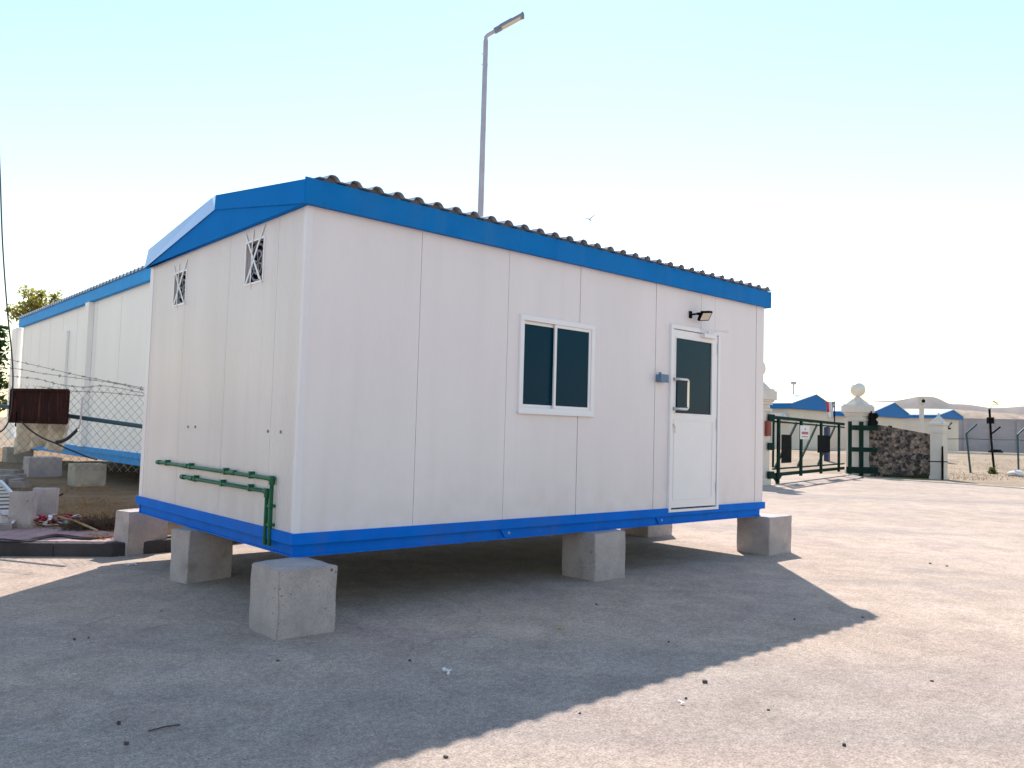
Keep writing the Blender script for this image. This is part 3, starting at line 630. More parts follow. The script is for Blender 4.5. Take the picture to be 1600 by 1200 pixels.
# pale edge strip along the forecourt
ln = MB(); pe = [V((52, -18, 0))]+edge[3:9]
for p, q in zip(pe, pe[1:]):
    ln.prism([p+V((0, 0, -.01)), q+V((0, 0, -.01)), q+V((.12, .20, -.01)), p+V((.12, .20, -.01))], (0, 0, .045))
struct(ln.build('edge_kerb', 'whiteline'))
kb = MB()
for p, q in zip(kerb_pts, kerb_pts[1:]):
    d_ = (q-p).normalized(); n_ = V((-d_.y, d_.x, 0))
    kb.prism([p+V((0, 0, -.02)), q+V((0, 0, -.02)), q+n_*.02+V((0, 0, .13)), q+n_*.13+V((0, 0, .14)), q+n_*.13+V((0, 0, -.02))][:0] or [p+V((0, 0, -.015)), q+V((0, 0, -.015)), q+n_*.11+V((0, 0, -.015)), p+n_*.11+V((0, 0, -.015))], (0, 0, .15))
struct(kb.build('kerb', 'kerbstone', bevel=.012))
pv = MB(); a, b_ = K0-kd*.85, K1-kd*.02
pv.prism([a+kn*.10+V((0, 0, .10)), b_+kn*.10+V((0, 0, .10)), b_+kn*.62+V((0, 0, .10)), K0+kd*.35+kn*1.22+V((0, 0, .10)), a+kn*1.35+V((0, 0, .10))], (0, 0, .042))
struct(pv.build('pavement', 'pavers'))
yd = MB(); NX, NY = 90, 90
def yard_z(p):
    s_ = (p-K0).dot(kn)
    return .128+min(.2, max(0, (s_-1.2)*.12))+mnoise.fractal(V((p.x*1.6, p.y*1.6, 3)), .8, 2.1, 4)*.03*min(1, max(0, (s_-1.2)*2))
for j in range(NY+1):
    for i in range(NX+1):
        x = -9+14.5*i/NX; y = 3.3+24*(j/NY)**1.5; p = V((x, y, 0)); p.z = yard_z(p); yd.v.append(p)
for j in range(NY):
    for i in range(NX):
        q = [j*(NX+1)+i, j*(NX+1)+i+1, (j+1)*(NX+1)+i+1, (j+1)*(NX+1)+i]
        c = sum((yd.v[k] for k in q), V((0, 0, 0)))/4
        s_ = (c-K0).dot(kn)
        if s_ > .30 and c.x > -1.98 and c.y < 39 and c.y > 3.95+max(0, c.x-1)*.28: yd.f.append(tuple(q)); yd.mi.append(0)
struct(yd.build('sand_yard', 'sand', smooth=True, fix=False))

# hills
def ridge(name, m, d, prof, dz=0, depth=400, rough=4.):
    mb = MB(); n = 0; cols = []
    xs = [i for i in range(prof[0][0], prof[-1][0]+1, 6)]
    R = 10
    for x in xs:
        for (xa, ya), (xb, yb) in zip(prof, prof[1:]):
            if xa <= x <= xb: y = ya+(yb-ya)*(x-xa)/(xb-xa); break
        top = at(x, y, d); hz = max(top.z, 2); b0 = V((top.x, top.y, 0)); dirv = ray(x, 690).copy(); dirv.z = 0; dirv.normalize()
        for k in range(R+1):
            t = k/R; back = 1-t
            pz = hz*(math.sin(t*math.pi/2)**1.3)+mnoise.fractal(V((top.x*.012, top.y*.012, t*3)), 1, 2, 5)*rough*math.sin(t*math.pi*.95)
            q = b0-dirv*depth*back*.6; mb.v.append(V((q.x, q.y, pz-.3)))
        q = b0+dirv*depth*.8; mb.v.append(V((q.x, q.y, -1)))
    W_ = R+2
    for i in range(len(xs)-1):
        for k in range(W_-1): mb.f.append((i*W_+k, (i+1)*W_+k, (i+1)*W_+k+1, i*W_+k+1)); mb.mi.append(0)
    return struct(mb.build(name, m, smooth=True))
ridge('far_hills', 'hill', 1700, [(300, 672), (700, 664), (1000, 655), (1180, 640), (1280, 630), (1320, 628), (1400, 626), (1412, 624), (1436, 619), (1456, 619), (1466, 622), (1484, 631), (1510, 631), (1524, 633), (1548, 637), (1570, 637), (1600, 634), (1680, 628), (1800, 640), (2000, 660), (2300, 690)], rough=5)
ridge('stony_hillside', 'slope', 420, [(1000, 690), (1200, 668), (1300, 650), (1380, 638), (1420, 638), (1460, 638), (1500, 640), (1540, 643), (1600, 647), (1700, 654), (1800, 664), (1950, 690)], depth=170, rough=1.0)

# ================================================================== STREET LAMP
sl = thing('street_lamp', 'tall grey street lamp with angled flat head rising behind the white cabin', 'street lamp', (6.5, 6.02, 0))
p = MB(); p.tube([(6.5, 6.02, -.02), (6.5, 6.02, 8.65)], [.074, .045], 12); p.lathe((6.5, 6.02, 0), [(.17, -.02), (.17, .03), (.10, .035), (.10, .4), (.085, .42)], 12)
for z in (8.2, 8.4): 
    for k in range(3): a = k*2.1; p.tube([(6.5+.05*math.cos(a), 6.02+.05*math.sin(a), z), (6.5+.075*math.cos(a), 6.02+.075*math.sin(a), z)], .008, 5)
p.build('pole', 'galv', sl, smooth=True)
sd = V((.62, -.58, .50)).normalized(); tp_ = V((6.5, 6.02, 8.62))
a = MB(); a.tube([tp_, tp_+V((0, 0, .10)), tp_+V((.02, -.02, .13)), tp_+V((0, 0, .12))+sd*.34], .034, 10); a.build('arm', 'galv', sl, smooth=True)
hc = tp_+V((0, 0, .12))+sd*.52; sb = sd.cross(V((0, 0, 1))).normalized(); sn = sb.cross(sd).normalized()
hd = MB(); hd.obox(hc, sd, sb, sn, .25, .085, .022); hd.obox(hc+sn*.034-sd*.08, sd, sb, sn, .13, .05, .014); hd.obox(hc-sd*.27, sd, sb, sn, .07, .05, .04); hd.obox(hc+sd*.265, sd, sb, sn, .018, .09, .030)
hd.build('lamp_head', 'lamphead', sl, bevel=.006)
hd = MB(); hd.obox(hc-sn*.0235, sd, sb, sn, .20, .068, .0015); hd.build('lens', 'lens', sl)

# bird
bp_ = at(921, 343, 34); bd = V((-.9, -.35, .05)).normalized(); bs = V((.3, -.9, .2)).normalized()
bird = MB()
bird.tube([bp_-bd*.14, bp_-bd*.09, bp_, bp_+bd*.07, bp_+bd*.11, bp_+bd*.15], [.006, .022, .036, .026, .022, .004], 8)
for sg in (1, -1):
    bird.prism([bp_+bd*.05, bp_-bd*.05, bp_-bd*.06+bs*sg*.14+V((0, 0, .10)), bp_-bd*.10+bs*sg*.26+V((0, 0, .15)), bp_+bs*sg*.15+V((0, 0, .11))], (0, 0, .006))
bird.prism([bp_-bd*.12+bs*.015, bp_-bd*.12-bs*.015, bp_-bd*.21-bs*.04, bp_-bd*.21+bs*.04], (0, 0, .004))
single(bird, 'bird', 'bird', 'small pale bird flying in the open sky above the cabin roof', 'bird', smooth=True)

# ================================================================== LONG BUILDING ON THE LEFT
BX, BY0, BY1, BZ0, BZ1 = 1.45, 7.0, 17.75, .885, 3.64
lb = thing('long_prefab_building', 'long cream prefab building with bright blue eave standing behind the chain link fence', 'building', (BX, BY0, 0))
w = MB(); seams = [BY0+.04]
for x, y in ((190, 480), (148, 560), (118, 560), (96, 560), (76, 560), (62, 540), (47, 560), (36, 560)): seams.append(on(x, y, 0, BX).y)
seams.append(BY1); seams.sort()
for a, b_ in zip(seams, seams[1:]): w.box(BX, a+.008, BZ0, BX+.06, b_-.008, BZ1+.12)
w.box(BX+.03, BY0, BZ0, BX+3.4, BY0+.05, BZ1+.6) if False else w.box(BX+.001, BY0, BZ0, BX+3.4, BY0+.035, BZ1+.12)
w.box(BX+.061, BY1-.05, BZ0, BX+3.4, BY1, BZ1+.12); w.box(BX+3.34, BY0+.04, BZ0, BX+3.4, BY1-.06, BZ1+.12)
w.build('wall', 'panel_old', lb)
w = MB(); w.box(BX+.02, BY0+.05, BZ0, BX+.03, BY1-.06, BZ1+.1); w.build('joint_backing', 'seam', lb)
def pil(x, y, dx, wd, z1):
    p = on(x, y, 0, BX); q = MB(); q.box(BX-dx, p.y-wd, BZ0+.005, BX-.0005, p.y+wd, z1); q.build('pilaster', 'panel_old', lb, bevel=.006)
pil(140, 560, .10, .13, BZ1-.001); pil(101, 560, .05, .28, BZ1-.42); pil(27, 580, .12, .30, BZ1-.001)
w = MB(); w.box(BX-.09, BY0-.05, BZ1, BX-.072, BY1+.08, BZ1+.20); w.box(BX-.072, BY0-.05, BZ1+.002, BX-.0005, BY1+.05, BZ1+.012); w.build('fascia', 'lightblue', lb)
w = MB(); w.box(BX-.03, BY0-.02, BZ0-.085, BX+.04, BY1+.02, BZ0+.004); w.box(BX+.002, BY0, BZ0-.20, BX+.05, BY1, BZ0-.086); w.box(BX+3.3, BY0, BZ0-.2, BX+3.4, BY1, BZ0); w.box(BX+.06, BY0, BZ0-.10, BX+3.29, BY1, BZ0-.02); w.build('base_beam', 'lightblue', lb)
pr = rib_profile(BY0-.08, BY1+.1, .20, .05); rf = MB(); n = len(pr)
for X, z in ((BX-.12, BZ1+.205), (BX+1.7, BZ1+.42), (BX+3.5, BZ1+.205)):
    for y, h in pr: rf.v.append(V((X, y, z+h)))
for k in range(2):
    for i in range(n-1): rf.f.append((k*n+i, k*n+i+1, (k+1)*n+i+1, (k+1)*n+i)); rf.mi.append(0)
ro = rf.build('roof', 'roofmetal', lb, fix=False); so = ro.modifiers.new('thick', 'SOLIDIFY'); so.thickness = .006
w = MB(); w.box(BX-.08, BY0-.04, BZ1+.19, BX+3.45, BY1+.05, BZ1+.204); w.build('roof_board', 'foam', lb)
G2 = 'concrete blocks under the long building'
u1, u2 = at(141, 740, 13.1), at(70, 735, 14.9)
for (x, y, lab, m, hw) in ((u1.x, u1.y+.2, 'sandy concrete block under the long building, nearest the white cabin', 'concrete_old', .23), (u2.x, u2.y+.2, 'concrete block under the long building, second from the white cabin', 'concrete', .27), (1.4, 17.2, 'concrete block under the far end of the long building', 'concrete_old', .28), (4.5, 9.4, 'concrete block under the rear side of the long building', 'concrete_old', .25)):
    tag(jitter_block(x-hw, y-hw, x+hw, y+hw, yard_z(V((x, y, 0)))-.06, BZ0-.202, m).build('concrete_block', m, smooth=True), lab, 'concrete block', G2)

# spare blocks in the yard
b1 = at(35, 822, 9.35); b2 = at(71, 800, 10.0)
tag(jitter_block(b1.x-.125, b1.y-.03, b1.x+.125, b1.y+.10, yard_z(b1)-.03, yard_z(b1)+.42, rot=-.55).build('concrete_block', 'concrete', smooth=True), 'grey block standing on end at the edge of the pink pavers', 'concrete block', 'loose blocks in the yard')
tag(jitter_block(b2.x-.13, b2.y-.05, b2.x+.13, b2.y+.10, yard_z(b2)-.04, yard_z(b2)+.33, 'concrete_old', rot=-.45).build('concrete_block', 'concrete', smooth=True), 'grey block on end with a thin dark rod leaning on it', 'concrete block', 'loose blocks in the yard')
# rod leaning on it
single(MB().tube([at(52, 791, 9.9), at(98, 772, 10.6)], .011, 6), 'metal_rod', 'rust', 'thin dark rod leaning across the second grey block in the yard', 'rod')
single(MB().tube([at(91, 807, 9.6)+V((0, 0, .0)), at(120, 815, 9.3), at(152, 829, 8.9)], .012, 6), 'wooden_stick', 'wood', 'pale stick lying on the sand beside the pink pavers', 'stick')

# red and white barrier tape heap
tp = MB(); bc = at(72, 815, 9.6)
bc.z = yard_z(bc)
for i in range(26):
    a = random.random()*6.28; q = bc+V((random.gauss(.05, .13), random.gauss(0, .07), .02+random.random()*.09)); tp.cur = i % 2
    pts = [q]; 
    for k in range(5): a += random.uniform(-1, 1); q = q+V((math.cos(a)*.07, math.sin(a)*.05, random.uniform(-.03, .03))); q.z = max(q.z, bc.z+.01); pts.append(q.copy())
    for p0, p1 in zip(pts, pts[1:]): tp.bar(p0, p1, .045, .003, up=(random.uniform(-.5, .5), .3, 1))
tag(tp.build('barrier_tape', ['red', 'white']), 'crumpled heap of red and white barrier tape beside a grey block', 'barrier tape')
# white slatted frame lying on the sand
fr = MB(); fa, fb = at(-20, 752, 11.5), at(22, 782, 9.6)
fa.z = yard_z(fa)+.16; fb.z = yard_z(fb)+.12
ax = (fb-fa).normalized(); sdv = ax.cross(V((0, 0, 1))).normalized()
for s_ in (-.16, .16): fr.bar(fa+sdv*s_, fb+sdv*s_*1.0, .035, .05)
L_ = (fb-fa).length
for i in range(9): c = fa+ax*(L_*(i+.5)/9); fr.bar(c-sdv*.143, c+sdv*.143, .035, .025)
for c in (fa+ax*.15, fb-ax*.15): fr.box(c.x-.12, c.y-.12, yard_z(c)-.02, c.x+.12, c.y+.12, min(fa.z, fb.z)-.01)
single(fr, 'ladder', 'white', 'white ladder-like frame lying on the ground at the left edge', 'ladder')
# cables on the pavers
def drape(pts, d0, lift=.0): return [V((p.x, p.y, .152+lift)) for p in (on(x, y, 2, .152) for x, y in pts)]
def smoothpath(P, n=6):
    out = []
    for i in range(len(P)-1):
        p0, p1, p2, p3 = P[max(i-1, 0)], P[i], P[i+1], P[min(i+2, len(P)-1)]
        for k in range(n):
            t = k/n; out.append(.5*((2*p1)+(p2-p0)*t+(2*p0-5*p1+4*p2-p3)*t*t+(3*p1-p0-3*p2+p3)*t**3))
    out.append(P[-1]); return out
single(MB().tube(smoothpath(drape([(-30, 844), (0, 846), (26, 847), (52, 844), (75, 839), (98, 838), (118, 841), (140, 842), (160, 840), (186, 837)], 0)), .011, 6), 'electric_cable', 'cable', 'black cable snaking over the pink pavers beside the kerb', 'cable')
single(MB().tube(smoothpath(drape([(-30, 841), (5, 843), (34, 845), (62, 840), (85, 836), (105, 837), (128, 840), (150, 841), (180, 839)], 0, .004)), .009, 6), 'electric_cable', 'redcable', 'dark red cable running beside the black one over the pavers', 'cable')

# chain link fence
FA, FB = V((-1.55, 6.85, 0)), V((.62, 4.35, 0))
cf = thing('chain_link_fence', 'chain link fence topped with barbed wire between the cabin and the long building', 'fence', FA)
fd = (FB-FA).normalized(); fn = V((-fd.y, fd.x, 0)); FL = (FB-FA).length
def fpt(s_, z, o=0): return FA+fd*s_+fn*o+V((0, 0, z))
ms = MB(); zlo, zhi, P_ = .80, 1.80, .105
def ztop(s_): return 1.88-.04*math.sin(s_*2)-.03*s_/FL
nst = int((FL+1.6)/P_)
for i in range(-16, nst):
    for sg in (1, -1):
        s0 = i*P_; s1 = s0+(zhi-zlo)
        a_, b_ = (s0, s1) if sg > 0 else (s1, s0)
        za, zb = zlo, zhi
        # clip to fence ends
        pa, pb = (a_, za), (b_, zb)
        def clip(p, q, lim, hi):
            if (p[0] > lim) == hi and (q[0] > lim) == hi: return None
            for me_, ot in ((0, 1), (1, 0)):
                pp = (p, q)[me_]; oo = (p, q)[ot]
                if (pp[0] > lim) == hi:
                    t = (lim-oo[0])/(pp[0]-oo[0]); np_ = (lim, oo[1]+(pp[1]-oo[1])*t)
                    if me_ == 0: p = np_
                    else: q = np_
            return p, q
        r_ = clip(pa, pb, 0, False)
        if r_: r_ = clip(r_[0], r_[1], FL, True)
        if r_: ms.tube([fpt(r_[0][0], r_[0][1], .002*sg), fpt(r_[1][0], r_[1][1], 0.002*sg)], .0021, 4, caps=False)
ms.build('mesh', 'wire', cf)
rl = MB(); rl.tube([at(-40, 628, 10.3), at(20, 637, 10.0), at(108, 650, 9.7), at(228, 667, 9.2)], .026, 10); rl.build('rail', 'rail', cf, smooth=True)
for s_, z0_, z1_ in ((-.02, .12, 2.2),): ps = MB(); ps.tube([fpt(s_, z0_), fpt(s_, z1_)], .03, 8); ps.build('post', 'galv', cf)
for pts in ([(-10, 556), (20, 563), (60, 572), (120, 586), (170, 596), (228, 607)], [(-10, 574), (25, 576), (70, 584), (130, 592), (180, 599), (228, 610)], [(-10, 585), (20, 588), (58, 592), (90, 600), (130, 605), (165, 603), (228, 615)], [(60, 604), (110, 611), (160, 613), (228, 619)]):
    path = smoothpath([at(x, y, 10.3-1.1*x/228) for x, y in pts], 5); bw = MB(); bw.tube(path, .0032, 4)
    for k in range(2, len(path)-1, 2):
        p = path[k]
        for q in range(3): dv = V((random.uniform(-1, 1), random.uniform(-1, 1), random.uniform(-1, 1))).normalized(); bw.tube([p-dv*.022, p+dv*.022], .0026, 4)
    bw.build('barbed_wire', 'wire', cf)
# rusty board hanging on the fence
bA, bB = at(20, 607, 9.75), at(108, 612, 9.45); bz0 = at(62, 660, 9.6).z; bz1 = (bA.z+bB.z)/2
bt = (bB-bA); bt.z = 0; bt.normalize(); bnv = V((-bt.y, bt.x, 0)); bA.z = bB.z = 0
sg_ = thing('notice_board', 'dark rusty metal board hung on the chain link fence', 'board', (bA.x, bA.y, bz0))
q = MB(); q.prism([bA+V((0, 0, bz0)), bB+V((0, 0, bz0)), bB+V((0, 0, bz1)), bA+V((0, 0, bz1))], bnv*.006); q.build('sheet', 'rust', sg_)
q = MB(); W_ = (bB-bA).length
for (a, z) in ((0, 0), (0, 1)): 
    z_ = bz0+(bz1-bz0)*z; q.bar(bA-bnv*.012+V((0, 0, z_)), bB-bnv*.012+V((0, 0, z_)), .03, .03)
for s_ in (0, 1): q.bar(bA+bt*W_*s_-bnv*.012+V((0, 0, bz0)), bA+bt*W_*s_-bnv*.012+V((0, 0, bz1)), .028, .028, up=bt)
q.build('frame', 'rust', sg_)
q = MB(); c = bA+bt*.12-bnv*.03; q.tube([c+V((0, 0, bz0+.12)), c+V((0, 0, bz0-.06))], .008, 6); q.build('latch', 'blackmetal', sg_)
# torn white sheeting behind the fence
sh = MB(); n_ = 18; sA, sB = at(22, 655, 10.1), at(108, 655, 9.85)
for i in range(n_+1):
    t = i/n_; p = sA.lerp(sB, t); yb = 702+6*math.sin(t*9)+5*mnoise.noise(V((t*6, 1, 0)))
    zt = p.z+.05; zb = at(22+86*t, yb if .0 < t < 1 else 690, 10.1-.25*t).z
    for k in range(9):
        u = k/8; sh.v.append(V((p.x, p.y, zt+(zb-zt)*u))+bnv*(.06*math.sin(t*22+u*2)+.05*mnoise.noise(V((t*5, u*3, 4)))))
for i in range(n_):
    for k in range(8): sh.f.append((i*9+k, i*9+k+1, (i+1)*9+k+1, (i+1)*9+k)); sh.mi.append(0)
o = single(sh, 'plastic_sheet', 'sheet', 'dirty white torn sheeting hanging below the rusty board on the fence', 'sheet', smooth=True); so = o.modifiers.new('thick', 'SOLIDIFY'); so.thickness = .006
# cables hanging there
single(MB().tube(smoothpath([at(x, y, d) for x, y, d in ((-6, 120, 9.4), (0, 270, 9.4), (4, 380, 9.4), (11, 480, 9.4), (19, 560, 9.4), (20, 605, 9.4), (17, 645, 9.4), (8, 668, 9.4), (-8, 677, 9.4), (-40, 672, 9.4))]), .0085, 6), 'overhead_cable', 'cable', 'long black cable dropping from the sky past the left edge of the board', 'cable')
single(MB().tube(smoothpath([at(x, y, 9.3) for x, y in ((33, 658), (46, 671), (66, 684), (88, 693), (105, 701), (122, 708), (140, 715), (152, 718))]), .009, 6), 'electric_cable', 'cable', 'black cable sagging from under the rusty board to the blue beam', 'cable')
single(MB().tube(smoothpath([at(x, y, 9.3) for x, y in ((88, 691), (98, 689), (107, 684), (115, 677), (121, 671))]), .020, 8), 'hose', 'cable', 'thick black hose end on the fence right of the torn sheeting', 'hose')
single(MB().tube(smoothpath([at(x, y, 9.35) for x, y in ((121, 671), (125, 662), (127, 645), (129, 621))]), .010, 6), 'conduit_pipe', 'galv', 'thin grey conduit rising from the black hose end on the fence', 'pipe')
# bottle under the building
bo = at(90, 748, 15.1); bo.z = yard_z(bo)
single(MB().lathe(bo, [(.03, 0), (.04, .01), (.04, .14), (.035, .17), (.014, .21), (.014, .235)], 10), 'plastic_bottle', 'white', 'small whitish bottle standing under the long building', 'bottle', smooth=True)
# rubble and planks in the yard
for k, (x, y, d, s_) in enumerate(((8, 742, 13, .16), (20, 738, 13.5, .13), (33, 745, 12.5, .10), (5, 733, 14, .2), (3, 800, 9.8, .10), (10, 815, 9.2, .08), (28, 739, 12.8, .12))):
    p = at(x, y, d); z = yard_z(p)
    tag(jitter_block(p.x-s_*1.4, p.y-s_*.7, p.x+s_*1.4, p.y+s_*.7, z-.03, z+s_*.9, 'rubble', rot=random.random()*3).build('rubble_chunk', 'rubble', smooth=True), 'grey chunk of rubble lying on the sand at the left edge', 'rubble', 'rubble chunks in the yard')
# dead brush + dry grass
def twigs(n, c, sx_, sy_, h, r, L=.3, zf=None):
    mb = MB()
    for i in range(n):
        a = random.random()*6.28; rr = math.sqrt(random.random()); p = V((c.x+sx_*rr*math.cos(a), c.y+sy_*rr*math.sin(a), 0)); p.z = (zf(p) if zf else 0)-.005
        d = V((random.gauss(0, .8), random.gauss(0, .8), random.uniform(.05, 1))).normalized()*random.uniform(.4, 1)*L
        d.z = min(d.z, h); m1 = p+d*.5+V((0, 0, .02)); mb.tube([p, m1, p+d], [r, r*.7, r*.3], 4, caps=False)
    return mb
cbu = at(158, 800, 9.5)
single(twigs(520, cbu, .36, .20, .16, .005, .26, yard_z), 'dead_bush', 'deadbush', 'low dark brown dead bush on the sand left of the white cabin', 'bush')
gr = MB()
for (x, y, d, n, s1) in ((130, 790, 9.8, 260, .8), (200, 770, 10.2, 200, .5), (110, 775, 10.5, 150, .6), (5, 790, 10.2, 120, .5), (180, 825, 8.8, 110, .3), (70, 765, 12, 160, .9)):
    g_ = twigs(n, at(x, y, d), s1, s1*.7, .10, .0035, .16, yard_z); o_ = len(gr.v); gr.v += g_.v; gr.f += [tuple(i+o_ for i in f) for f in g_.f]; gr.mi += g_.mi
struct(gr.build('dry_grass', 'drygrass'), 'stuff')

# ================================================================== TREES
def leaves(mb, c, rx, ry, rz, n, ls, holes=.35):
    sd = V((random.random()*99, random.random()*99, 0)); k = 0; tries = 0
    while k < n and tries < n*12:
        tries += 1
        p = V((random.gauss(0, .48), random.gauss(0, .48), random.gauss(0, .48)))
        if p.length > 1.15: continue
        if mnoise.noise(p*2.6+sd) < holes-.45: continue
        q = V((c.x+p.x*rx, c.y+p.y*ry, c.z+p.z*rz)); a = V((random.gauss(0, 1), random.gauss(0, 1), random.gauss(0, .6))).normalized()
        b_ = a.cross(V((random.gauss(0, 1), random.gauss(0, 1), random.gauss(0, 1)))).normalized(); s_ = ls*random.uniform(.6, 1.3)
        mb.add([q-a*s_, q-b_*s_*.45, q+a*s_, q+b_*s_*.45], [(0, 1, 2, 3)]); k += 1
    return mb
def tree(label, base, trunk, clumps, leaf, ls, name='tree', nl=380):
    t = thing(name, label, 'tree', base, 'trees behind the long building')
    tr = MB(); tr.tube(trunk, [.14-.08*i/(len(trunk)-1) for i in range(len(trunk))], 8); fork = trunk[-1]
    cr = MB()
    for (c, r) in clumps:
        mid = fork.lerp(c, .5)+V((0, 0, .15)); tr.tube([fork-V((0, 0, .2)), mid, c], [.06, .04, .012], 6)
        leaves(cr, c, r, r, r*.95, int(nl*r*r*1.6), ls)
    tr.build('trunk', 'bark', t, smooth=True); cr.build('crown', leaf, t, fix=False)
TD = 27.
tb = at(62, 655, TD); tb.z = .2
cl = [(at(x, y, TD+dd), r) for x, y, r, dd in ((42, 458, .30, 0), (57, 464, .34, .3), (50, 474, .34, -.2), (66, 459, .22, .2), (60, 482, .36, 0), (74, 477, .30, .1), (86, 462, .24, 0), (88, 470, .2, 0), (30, 486, .36, .2), (26, 494, .3, 0), (38, 480, .22, 0), (48, 492, .4, 0), (70, 490, .4, .2), (84, 484, .3, 0), (13, 483, .14, 0))]
tree('airy yellow green tree whose top shows over the roof of the long building', tb, [tb, at(60, 600, TD), at(58, 520, TD)], cl, 'leaf_light', .075, nl=620)
t2 = at(-18, 655, 25); t2.z = .2
cl = [(at(x, y, 25+dd), r) for x, y, r, dd in ((-14, 525, .45, 0), (-4, 540, .34, .2), (-32, 515, .5, .3), (-4, 565, .34, 0), (-20, 590, .5, .2), (-2, 600, .32, 0), (-14, 625, .45, 0), (-45, 550, .8, 0), (-2, 630, .3, .3), (-40, 610, .7, 0), (2, 512, .16, 0), (4, 522, .14, 0))]
tree('dense dark green tree at the left edge beside the long building', t2, [t2, at(-19, 610, 25), at(-18, 560, 25)], cl, 'leaf_dark', .09, nl=700)

# ================================================================== GATE AND WALL ON THE RIGHT
PL, PR = on(1179, 757, 2, 0), on(1340, 742, 2, 0); PL.z = PR.z = 0
def pillar(P, w, label, gp_):
    t = thing('gate_pillar', label, 'gate pillar', P, gp_); h = w/2
    s = MB(); s.box(P.x-h-.04, P.y-h-.04, -.03, P.x+h+.04, P.y+h+.04, .22); s.box(P.x-h, P.y-h, .22, P.x+h, P.y+h, 2.22); s.build('shaft', 'stucco', t, bevel=.012)
    c = MB()
    for e, z0, z1 in ((.05, 2.22, 2.30), (.0, 2.30, 2.42), (.06, 2.42, 2.50), (.10, 2.50, 2.56), (.15, 2.56, 2.84), (.10, 2.84, 2.90)): c.box(P.x-h-e, P.y-h-e, z0, P.x+h+e, P.y+h+e, z1)
    c.build('cap', 'stucco', t, bevel=.01)
    f = MB(); k = h+.02
    f.add([(P.x-k, P.y-k, 2.90), (P.x+k, P.y-k, 2.90), (P.x+k, P.y+k, 2.90), (P.x-k, P.y+k, 2.90), (P.x-.16, P.y-.16, 3.13), (P.x+.16, P.y-.16, 3.13), (P.x+.16, P.y+.16, 3.13), (P.x-.16, P.y+.16, 3.13)], [(3, 2, 1, 0), (4, 5, 6, 7), (0, 1, 5, 4), (1, 2, 6, 5), (2, 3, 7, 6), (3, 0, 4, 7)])
    f.lathe((P.x, P.y, 3.13), [(.17, 0), (.15, .05), (.08, .10), (.06, .17)], 12); f.build('finial', 'stucco', t)
    g = MB(); R = .30; g.lathe((P.x, P.y, 3.22+R), [(max(.01, R*math.cos(a)), R*math.sin(a)) for a in [-math.pi/2+math.pi*i/14 for i in range(15)]], 20); g.build('globe_lamp', 'globe', t, smooth=True)
    return t
pR = pillar(PR, .66, 'white gate pillar with globe lamp beside the stone wall', 'gate pillars')
pL = pillar(PL, .62, 'white gate pillar partly hidden behind the right end of the cabin', 'gate pillars')
# red box on the left pillar and green hinge plates
p = PL+V((.02, -.31, 0)); q = MB(); q.box(p.x-.01, p.y-.10, 1.47, p.x+.21, p.y-.001, 1.92); q.box(p.x+.03, p.y-.106, 1.51, p.x+.17, p.y-.1005, 1.88); single(q, 'fire_call_box', 'redbox', 'dark red box mounted on the pillar beside the cabin end', 'box', bevel=.006)
for z, lab in ((.30, 'lowest green steel bracket on the pillar beside the cabin end'), (1.16, 'middle green steel bracket on the pillar beside the cabin end'), (2.02, 'topmost green steel bracket on the pillar beside the cabin end')):
    q = MB(); q.box(PL.x+.12, PL.y-.40, z-.11, PL.x+.44, PL.y-.352, z+.11); q.box(PL.x+.351, PL.y-.3515, z-.11, PL.x+.44, PL.y+.3, z+.11)
    single(q, 'gate_bracket', 'gate', lab, 'bracket', 'brackets on the gate pillar')
# sliding gate, along the line between the pillars
gA, gB = V((PL.x+.90, PL.y-.08, 0)), V((PR.x-.95, PR.y+.12, 0))
def gpt(x, y): return onv(x, y, gA, gB)
gt = thing('sliding_gate', 'dark green steel sliding gate with diagonal braces and black panels between white pillars', 'gate', gA)
gd = (gB-gA).normalized(); gn = V((-gd.y, gd.x, 0)); GL = (gB-gA).length
def gs(s_, z, o=0): return gA+gd*s_+gn*o+V((0, 0, z))
fr = MB()
for z, h in ((2.06, .10), (1.93, .05), (.46, .05), (.28, .11)): fr.bar(gs(0, z), gs(GL, z), .06, h)
sp_ = [(gpt(x, 700)-gA).dot(gd) for x in (1213, 1248.5, 1280, 1308)]
fr.build('frame', 'gate', gt)
for s_ in sp_:
    u = MB(); u.bar(gs(s_, .15, -.07), gs(s_, 2.02, -.07), .16, .07, up=gd) if False else u.obox(gs(s_, 1.10, -.066), gd, gn, (0, 0, 1), .085, .034, .93); u.build('upright', 'gate', gt)
for s0, s1 in zip([sp_[0]-2.2]+sp_, sp_):
    s0 = max(s0, .1); u = MB(); u.bar(gs(s0+.1, .5, .062), gs(s1-.1, 1.95, .062), .05, .07); u.build('brace', 'gate', gt)
u = MB(); u.prism([gs(sp_[0]-.55, .24, -.04), gs(sp_[0]+.55, .24, -.04), gs(sp_[0]+.1, .05, -.04), gs(sp_[0]-.1, .05, -.04)], gn*.02); u.tube([gs(sp_[0], .07, -.09), gs(sp_[0], .07, .0)], .085, 14); u.build('wheel', 'gate', gt)
for x0, x1, y0, y1 in ((1204, 1212, 679, 707), (1215, 1230, 679, 723), (1272, 1291, 680, 707)):
    a_, b_ = (gpt(x0, 700)-gA).dot(gd), (gpt(x1, 700)-gA).dot(gd); a_ = max(a_, .02); zt, zb = gpt((x0+x1)/2, y0).z, gpt((x0+x1)/2, y1).z
    u = MB(); u.prism([gs(a_, zb, -.14), gs(b_, zb, -.14), gs(b_, zt, -.14), gs(a_, zt, -.14)], gn*.025); u.build('panel', 'blackmetal', gt)
